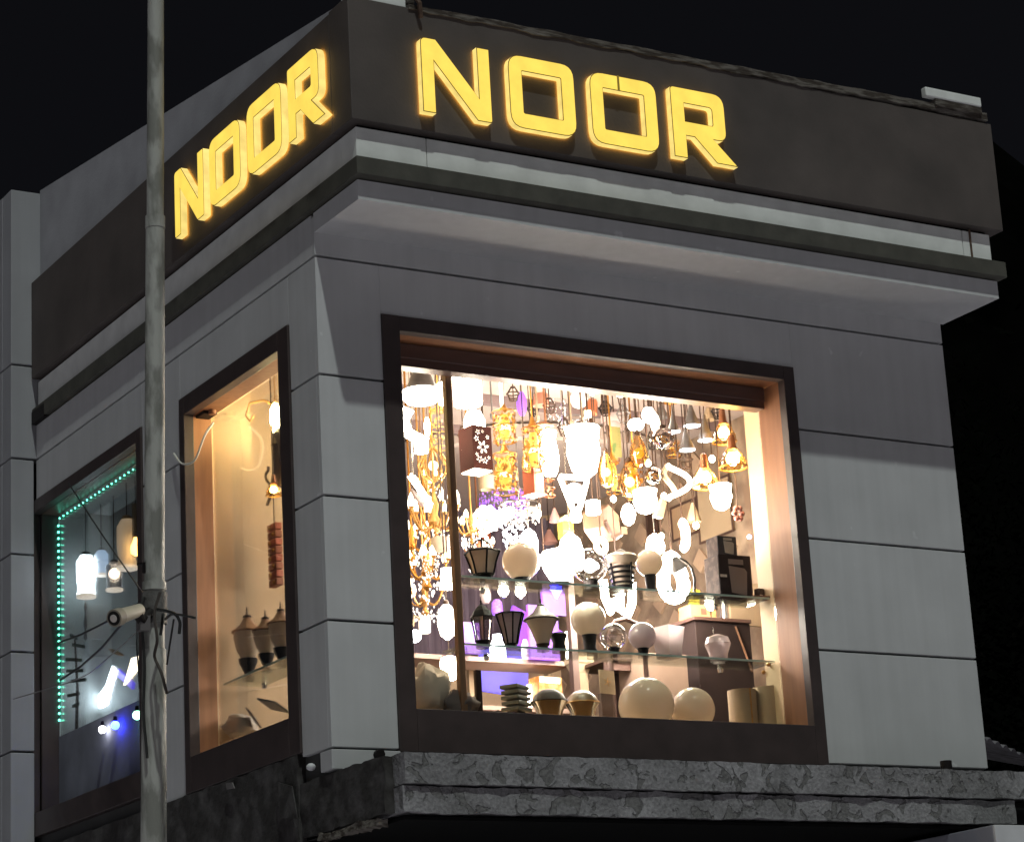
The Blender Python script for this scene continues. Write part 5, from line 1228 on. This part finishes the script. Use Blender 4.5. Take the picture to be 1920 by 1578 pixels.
for lab, v, pts_, m in (('white glowing folded sheet in the lower half of the far side window', ((0.42,3.7969,4.3873)), [(-.17, -.10), (-.06, -.10), (.11, .08), (.06, .12), (-.05, .02), (-.17, -.02)], emat('sheet_glow', (.80, .90, 1.0), 18.0)), ('second white glowing sheet beside the pole in the far side window', ((0.42,3.4302,4.4165)), [(-.13, -.06), (.10, .0), (.12, .07), (.0, .08)], WS)):
    x, y, z = v
    tag(obj('light_sheet', MB().poly_x([(-a, b) for a, b in pts_], -.006, .006), m, loc=(x, y, z)), lab, 'light sheet', 'lit sheets in the far side window')
tag(obj('violet_edge', MB().box(-.01, -.14, -.02, .01, .14, .02), BLUEE, loc=(0.47,3.6641,4.4171), rot=(.5, 0, 0)), 'blue lit edge strip under the glowing sheets', 'light strip')
for lab, v, m, r in (('small white bulb at the bottom of the far side window', ((0.115,3.1388,4.0115)), W3, .022), ('pale blue bulb glowing beside the small white bulb', ((0.115,2.9429,4.0030)), BLUEB, .026), ('green bulb glowing beside the pole at the bottom of the far side window', ((0.115,2.6177,4.0049)), GRNB, .026)):
    x, y, z = v
    t = thing('bulb', lab, 'bulb', (x, y, z), 'coloured bulbs at the bottom of the far side window')
    obj('glass', MB().sphere((0, 0, 0), r, 14, 10), m, t, smooth=True)
    obj('holder', MB().lathe([(r*.5, 0), (r*.4, .03)], 10, (0, 0, r*.8)), IRON, t)
br = thing('branch_stand', 'dark twig like stand with leaves behind the glass by the LED strip', 'stand', (0.2075,3.8000,4.3725))
obj('stem', MB().tube([(0, 0, -.35), (.01, .0, 0), (0, .01, .30)], .012, 6, taper=.005), IRON, br)
for k in range(7): obj('leaf', MB().cbox((0, .05*math.sin(k*2.2), -.1+.07*k), (.01, .10, .018), .4*k), mat('dark_green_leaf', (.02,.05,.035), .6), br)
bp = MB()
for k in range(6): bp.box(.79, 2.6+.2*k, 4.9, .7985, 2.72+.2*k, 5.8)
b_ = obj('wall_slat', bp, mat('brown_slats', (.20,.14,.12), .6), bpy.data.objects['wall_niche.001'])

# ---- further chandeliers and glass between the big lamps
chandelier('small gold chandelier high up behind the crown pendant', *at(1.7851,2.2000,5.3716,0.1884,0.1633), arms=8, m=GOLDM, shade=W2, seed=21, shs=.14)
chandelier('copper toned chandelier behind the fan shaped lamp', *at(2.3499,2.6000,5.1007,0.1823,0.2015), arms=8, m=COPPER, shade=WS, seed=22, shs=.14)
chandelier('gold chandelier with pale cups at the very left edge of the big window', *at(1.3403,1.6000,4.8590,0.1775,0.2748), arms=8, m=GOLD, shade=WS, seed=24, shs=.13)
crystal_drum('small crystal basket hanging beside the lowest gold chandelier', *at(1.3424,1.4000,4.6565,0.1164,0.1198), CRYST, n=120, seed=31, taper=.5, hoop=GOLDM)
crystal_drum('flat crystal ring chandelier near the ceiling left of the larger ceiling light', *at(2.7078,2.0000,5.7835,0.1937,0.08135), CRYST, n=130, seed=33, hoop=GREYM)
crystal_drum('loose crystal curtain chandelier near the ceiling above the copper capped pendant', *at(2.5187,1.9000,5.8369,0.1469,0.1344), CRYST, n=130, seed=34, hoop=GREYM)
speckled('brown bead pendant between the orange lantern and the copper capped lamp', *at(2.0711,1.3000,5.1352,0.06598,0.09364), inner=None, n=50, m=COPPER)
speckled('gold mesh ball pendant right of the smoked globes', *at(2.8661,1.2000,5.4094,0.08014,0.08397), inner=None, n=60, m=GOLD)
pendant('amber_jar', 'small amber jar pendant beside the copper capped vase lamp', *at(1.8617,1.2000,5.2364,0.04152,0.1362), JAR, AMBERG, bulb=W2, bulbr=.5)
pendant('back_pendant', 'tan drum shade behind the flower lantern', *at(1.9572,1.8000,5.2842,0.09251,0.08343), DRUM, CREAMP, group='lamps further back in the shop')
pendant('back_pendant', 'grey cone shade high behind the cone lamps', *at(3.0814,1.6000,5.7757,0.08312,0.08753), BELL, GREYM, group='lamps further back in the shop')
pendant('back_pendant', 'rose glass bell behind the triangle lamp', *at(2.6590,2.2000,5.2457,0.07097,0.08699), BELL, mat('rose_glass', (.5,.28,.26), .4), group='lamps further back in the shop')
tag(obj('violet_glow_board', MB().box(-.11, 0, -.07, .11, .02, .07), PURP, loc=(2.4632,1.9000,4.6270)), 'board added for violet glow under the middle of the upper shelf', 'glow board')  # this and the next two boards are added for the violet wash
tag(obj('violet_glow_board', MB().box(-.10, 0, -.16, .10, .02, .16), PURP, loc=(2.3798,1.9500,4.4582)), 'board added for violet glow between the urn lamp and the tall necked globe', 'glow board')
tag(obj('violet_glow_board', MB().box(-.07, 0, -.09, .07, .02, .09), PURP, loc=(1.8484,1.9000,4.3888)), 'board added for violet glow beside the mullion behind the domed lantern', 'glow board')

def wire_pendant(label, x, y, z, w, h, m=DKBR, bulb=None):
    t = thing('wire_pendant', label, 'pendant lamp', (x, y, z), 'wire frame pendants under the shop ceiling')
    for q, f in ((h*.5, .35), (0, 1.0), (-h*.5, .6)):
        obj('hoop', MB().tube([(w*.5*f*math.cos(2*math.pi*k/16), w*.5*f*math.sin(2*math.pi*k/16), q) for k in range(16)], .004, 5, closed=True), m, t)
    for k in range(6):
        a = k*math.pi/3
        obj('wire', MB().tube([(w*.175*math.cos(a), w*.175*math.sin(a), h*.5), (w*.5*math.cos(a), w*.5*math.sin(a), 0), (w*.3*math.cos(a), w*.3*math.sin(a), -h*.5)], .003, 5), m, t)
    if bulb: obj('bulb', MB().sphere((0, 0, 0), w*.14, 10, 6), bulb, t, smooth=True)
    cord(t, h*.5, CZ-z, m)
for lab, v, m_, b_ in (
    ('dark wire pendant near the ceiling between the tall filigree and the violet ornament', (1.8080,1.2000,5.6341,0.0716,0.0754), DKBR, None),
    ('dark wire pendant near the ceiling right of the violet ornament', (2.1207,1.5000,5.6666,0.0737,0.08395), IRON, None),
    ('dark wire pendant left of the blazing scalloped pendant', (2.1961,1.3000,5.5067,0.0789,0.09552), DKBR, W2),
    ('dark wire pendant right of the blazing scalloped pendant', (2.4839,1.3000,5.6468,0.07991,0.07763), IRON, None),
    ('grey wire pendant under the larger ceiling light', (2.4689,1.1000,5.5570,0.07881,0.09567), GREYM, None),
    ('black wire pendant left of the upper smoked globe', (2.7905,1.3000,5.4839,0.06812,0.09741), IRON, BULB),
    ('bronze wire pendant high above the copper capped vase lamp', (2.0422,1.2000,5.5894,0.07213,0.08221), DKBR, None),
    ('bronze wire pendant above the white spiral', (2.9466,1.2000,5.3527,0.08645,0.09693), DKBR, None),
    ('black wire pendant high behind the warm bulbs', (3.0570,1.0000,5.6039,0.07389,0.08437), IRON, None),
    ('bronze wire pendant left of the flower lantern', (1.4711,1.2000,5.3627,0.05863,0.09205), DKBR, BULB)):
    wire_pendant(lab, *v, m_, b_)
for lab, v, m_ in (
    ('tiny bare bulb glowing left of the crystal cascade', (1.9142,1.8000,4.9795,0.03367,0.04114), W1),
    ('tiny bare bulb glowing above the lit bowl lamp', (2.1939,1.6000,4.8118,0.0335,0.04083), BULB),
    ('tiny bare bulb glowing under the wooden box pendant', (2.7239,1.7000,4.9999,0.03444,0.04212), BULB),
    ('tiny bare bulb glowing left of the white crescent', (2.9458,1.5000,4.9691,0.03429,0.04196), BULB),
    ('tiny bare bulb glowing below the cream hanging bell', (3.1278,1.4000,5.0232,0.03434,0.04211), BULB),
    ('tiny bare bulb glowing under the orange lantern', (2.3611,1.9000,5.1590,0.0345,0.04229), BULB),
    ('tiny bare bulb glowing under the amber jars', (2.6284,1.5000,5.1686,0.03405,0.04185), W1),
    ('tiny bare bulb glowing left of the white spiral tail', (2.9165,1.4000,5.1833,0.0342,0.04208), W1),
    ('tiny bare bulb glowing between the two smoked globes', (2.7526,1.3000,5.3424,0.03392,0.04191), BULB),
    ('tiny bare bulb glowing between the warm bulbs', (3.0642,1.1000,5.3433,0.0339,0.04195), BULB),
    ):
    pendant('small_pendant', lab, *v, SPH, m_, group='tiny bulbs among the pendants')


# ------------------------------------------------------------------ street side: pole, floodlight, cables
x, y, _ = (-0.7,0.3542,4.9636)
t = thing('utility_pole', 'weathered grey steel pole standing in front of the side wall', 'pole', (x, y, 0))
ztop = 8.6
Ax, Ay = (-0.7,0.4502,3.0195)[:2], (-0.7,0.261,7.1402)[:2]
ly = (Ay[1]-Ax[1])/(7.14-3.02)
def on(z, dx=0, dy=0): return (dx, (z-4.96)*ly+dy, z)
R0 = .0475
obj('lower_tube', MB().tube([on(0), on(3), on(5.98)], .054, 20, taper=.046), GALV, t, smooth=True)
obj('upper_tube', MB().tube([on(5.981), on(7.2), on(ztop)], .042, 20, taper=.038), GALV, t, smooth=True)
obj('joint_collar', MB().tube([on(5.95), on(6.01)], .0485, 20), GALV, t, smooth=True)
obj('sleeve', MB().tube([on(3.0), on(3.9)], .060, 20, taper=.056), GALV, t, smooth=True)
zc = (-0.7,0.3877,4.1183)[2]
obj('clamp', MB().tube([on(zc+.06), on(zc+.10)], .056, 20), GALV, t, smooth=True)
obj('wrap', MB().tube([on(zc-.10), on(zc+.05)], .060, 14), mat('grey_tape', (.10,.095,.09), .8, var=.4, scale=20, bump=.5), t, smooth=True)
obj('bird_spike', MB().tube([on(zc+.14, -.05), on(zc+.18, -.06, -.02), on(zc+.19, -.06, .05)], .009, 5), IRON, t)
rnd = random.Random(4)
# cables bundled round the pole
cabs = [
 [(-0.76,0.3702,4.1363), (-0.8,0.3261,4.0742), (-0.78,0.3519,4.0053), (-0.76,0.3694,3.8098), (-0.76,0.4022,3.6171), (-0.76,0.3596,3.3890)],
 [(-0.76,0.1791,4.1205), (-0.79,0.1864,4.0207), (-0.78,0.1653,3.8932), (-0.77,0.2422,3.8347), (-0.77,0.1518,3.7438), (-0.74,0.1655,3.6499)],
 [(-0.77,0.1834,4.0411), (-0.8,-0.02293,3.9864), (-0.82,-0.1476,3.9447), (-0.8,-0.1411,3.9134), (-0.8,-0.1268,3.8632)],
 [(-0.77,0.0984,3.9789), (-0.8,-0.04676,3.9716), (-0.85,-0.3002,3.9090), (-0.9,-0.5359,3.8456)],
 [(-0.76,0.1458,4.0139), (-0.78,0.1194,3.9456), (-0.78,0.1333,3.9115)],
 [(-0.77,0.0005789,3.9587), (-0.77,0.05457,3.8474), (-0.76,0.1125,3.7735)],
 [(-0.77,0.4282,4.0089), (-0.78,0.4198,3.9185), (-0.78,0.4035,3.8278), (-0.78,0.3882,3.7129)],
]
for i, c in enumerate(cabs):
    pts = []
    V_ = [Vector(p) for p in c]
    for k in range(len(V_)-1):
        for q in range(5): pts.append(V_[k].lerp(V_[k+1], q/5))
    pts.append(V_[-1])
    for _ in range(2): pts = [pts[0]]+[(pts[j-1]+pts[j]*2+pts[j+1])/4 for j in range(1, len(pts)-1)]+[pts[-1]]
    obj('cable', MB().tube([p-Vector((x, y, 0)) for p in pts], (.007, .007, .008, .006, .007, .005, .004)[i], 6), WIRE if i != 1 else mat('dark_brown_rope', (.05, .04, .035), .9), t, smooth=True)
# bullet floodlight on the pole
a, b = Vector((-0.95,0.2335,4.0039)), Vector((-0.8,0.3264,4.0667))
t = thing('bullet_camera', 'beige bullet camera with a round dark lens on the pole', 'camera', a)
d = (b-a); 
obj('body', MB().tube([(0, 0, 0), d*.5, d], .036, 18, taper=.030), mat('beige_paint', (.42,.38,.30), .5, var=.15), t, smooth=True)
obj('hood', MB().tube([-d*.12, d*.12], .041, 18), mat('beige_hood', (.26,.23,.18), .5), t, smooth=True)
obj('lens', MB().tube([-d*.135, -d*.121], .033, 18), IRON, t, smooth=True)
obj('lens_glass', MB().tube([-d*.15, -d*.136], .018, 14), PRINTL, t, smooth=True)
obj('mount', MB().tube([d*.85, d*1.05+Vector((.0, .0, -.05)), d*1.30+Vector((.02, 0, -.02))], .026, 10), IRON, t, smooth=True)
obj('mount_plate', MB().cbox(d*1.15+Vector((0, 0, -.07)), (.05, .05, .07)), GREYM, t)
# wires across the far window
for lab, pts, r in (
    ('sagging black wire from the bullet camera to the far end of the side wall', [(-0.85,0.4257,4.0165), (-0.5,1.5749,4.1457), (-0.3,2.3996,4.2142), (-0.1,3.2450,4.3055)], .006),
    ('black wire crossing the far side window below the jar lamps', [(-0.72,0.4677,4.1468), (-0.4,1.7515,4.3258), (-0.2,2.6576,4.4473), (-0.05,3.4111,4.5586)], .006),
    ('thin grey wire slanting over the far side window to the pole', [(-0.06,3.1959,5.4687), (-0.25,2.1965,4.9124), (-0.72,0.4668,4.1722)], .004),
    ('faint wire crossing the pier to the pole', [(-0.3,3.4630,4.2280), (-0.4,2.0616,4.0889), (-0.72,0.5248,4.0185)], .003)):
    V_ = [Vector(p) for p in pts]; q = []
    for k in range(len(V_)-1):
        for s_ in range(8): q.append(V_[k].lerp(V_[k+1], s_/8))
    q.append(V_[-1])
    for _ in range(3): q = [q[0]]+[(q[j-1]+q[j]*2+q[j+1])/4 for j in range(1, len(q)-1)]+[q[-1]]
    tag(obj('wire', MB().tube(q, r, 5), WIRE if r > .0035 else GREYM, smooth=True), lab, 'wire', 'wires across the side wall')
tag(obj('pale_cap', MB().sphere((0, 0, 0), .022, 12, 8, sz=.8), TINW, smooth=True, loc=(-0.12,-0.02,3.3058)), 'small pale round cap on the grimy ledge below the corner', 'cap')
for lab, v, s_ in (('torn scrap of paper stuck on the dark base below the far side window', ((-0.03,1.0694,3.3833)), (.05, .02)), ('torn poster corner on the dark base beside the pole', ((-0.03,0.4193,3.2173)), (.10, .10))):
    tag(obj('paper_scrap', MB().poly_x([(-s_[0], -s_[1]), (s_[0]*.8, -s_[1]*.7), (s_[0], s_[1]), (-s_[0]*.5, s_[1]*.6)], -.003, .003), CONCD if 'poster' in lab else mat('old_paper', (.12,.11,.11), .9), loc=v), lab, 'paper scrap', 'paper scraps on the side base')
# tin box in front of the ground floor
x, y, z = (3.1324,-0.9,2.9736)
t = thing('sign_box', 'pale tin box corner jutting up below the right end of the ledge', 'sign box', (x, -.9, 0))
obj('front_panel', MB().box(0, 0, 2.2, 1.2, .02, z), TINW, t, bevel=.004)
obj('end_panel', MB().box(0, .0205, 2.2, .02, .95, z), TINL, t, bevel=.004)
obj('frame_post', MB().box(.05, .1, 0, .10, .15, 2.3), GREYM, t)
obj('top_panel', MB().box(.0205, .0205, z-.02, 1.2, .95, z-.002), TINW, t)
# neighbouring shed roof
p0, p1, p2, p3 = [Vector(q) for q in ((7.4611,4.0000,4.6600), (8.2325,4.0000,4.4065), (8.1857,4.0000,4.1026), (7.4188,4.0000,4.3556))]
t = thing('neighbour_shed', 'low dark shed with a sloping corrugated roof beyond the right end of the shop', 'shed', (p3.x, 4.0, 0))
n = 40
vs = []; fs = []
o_ = Vector((p3.x, 4.0, 0))
for i in range(n+1):
    q = i/n; a = p3.lerp(p2, q)-o_; b = p0.lerp(p1, q)-o_
    off = Vector((0, 0, .018*math.sin(i*1.6)))
    back = Vector((.0, 1.1, 0))
    vs += [a+off, b+back+off]
for i in range(n): fs.append((2*i, 2*i+2, 2*i+3, 2*i+1))
m_ = MB().add(vs, fs)
obj('roof', m_, ROOFM, t, smooth=True)
obj('wall', MB().box(.1, .15, 0, 2.2, .9, (p2.z-.35)), BLACK, t)
# trees in the dark beyond
def tree(label, x, y, h, w, seed, n):
    t = thing('tree', label, 'tree', (x, y, 0), 'trees in the dark beyond the shop')
    rnd = random.Random(seed)
    tr = MB().tube([(0, 0, 0), (.1, 0, h*.25), (-.1, .1, h*.5), (0, 0, h*.8)], .22, 8, taper=.05)
    for k in range(7):
        a = rnd.uniform(0, 6.28); z0 = h*rnd.uniform(.3, .6)
        tr.tube([(0, 0, z0), (w*.25*math.cos(a), w*.25*math.sin(a), z0+h*.12), (w*.42*math.cos(a), w*.42*math.sin(a), z0+h*.22)], .07, 6, taper=.02)
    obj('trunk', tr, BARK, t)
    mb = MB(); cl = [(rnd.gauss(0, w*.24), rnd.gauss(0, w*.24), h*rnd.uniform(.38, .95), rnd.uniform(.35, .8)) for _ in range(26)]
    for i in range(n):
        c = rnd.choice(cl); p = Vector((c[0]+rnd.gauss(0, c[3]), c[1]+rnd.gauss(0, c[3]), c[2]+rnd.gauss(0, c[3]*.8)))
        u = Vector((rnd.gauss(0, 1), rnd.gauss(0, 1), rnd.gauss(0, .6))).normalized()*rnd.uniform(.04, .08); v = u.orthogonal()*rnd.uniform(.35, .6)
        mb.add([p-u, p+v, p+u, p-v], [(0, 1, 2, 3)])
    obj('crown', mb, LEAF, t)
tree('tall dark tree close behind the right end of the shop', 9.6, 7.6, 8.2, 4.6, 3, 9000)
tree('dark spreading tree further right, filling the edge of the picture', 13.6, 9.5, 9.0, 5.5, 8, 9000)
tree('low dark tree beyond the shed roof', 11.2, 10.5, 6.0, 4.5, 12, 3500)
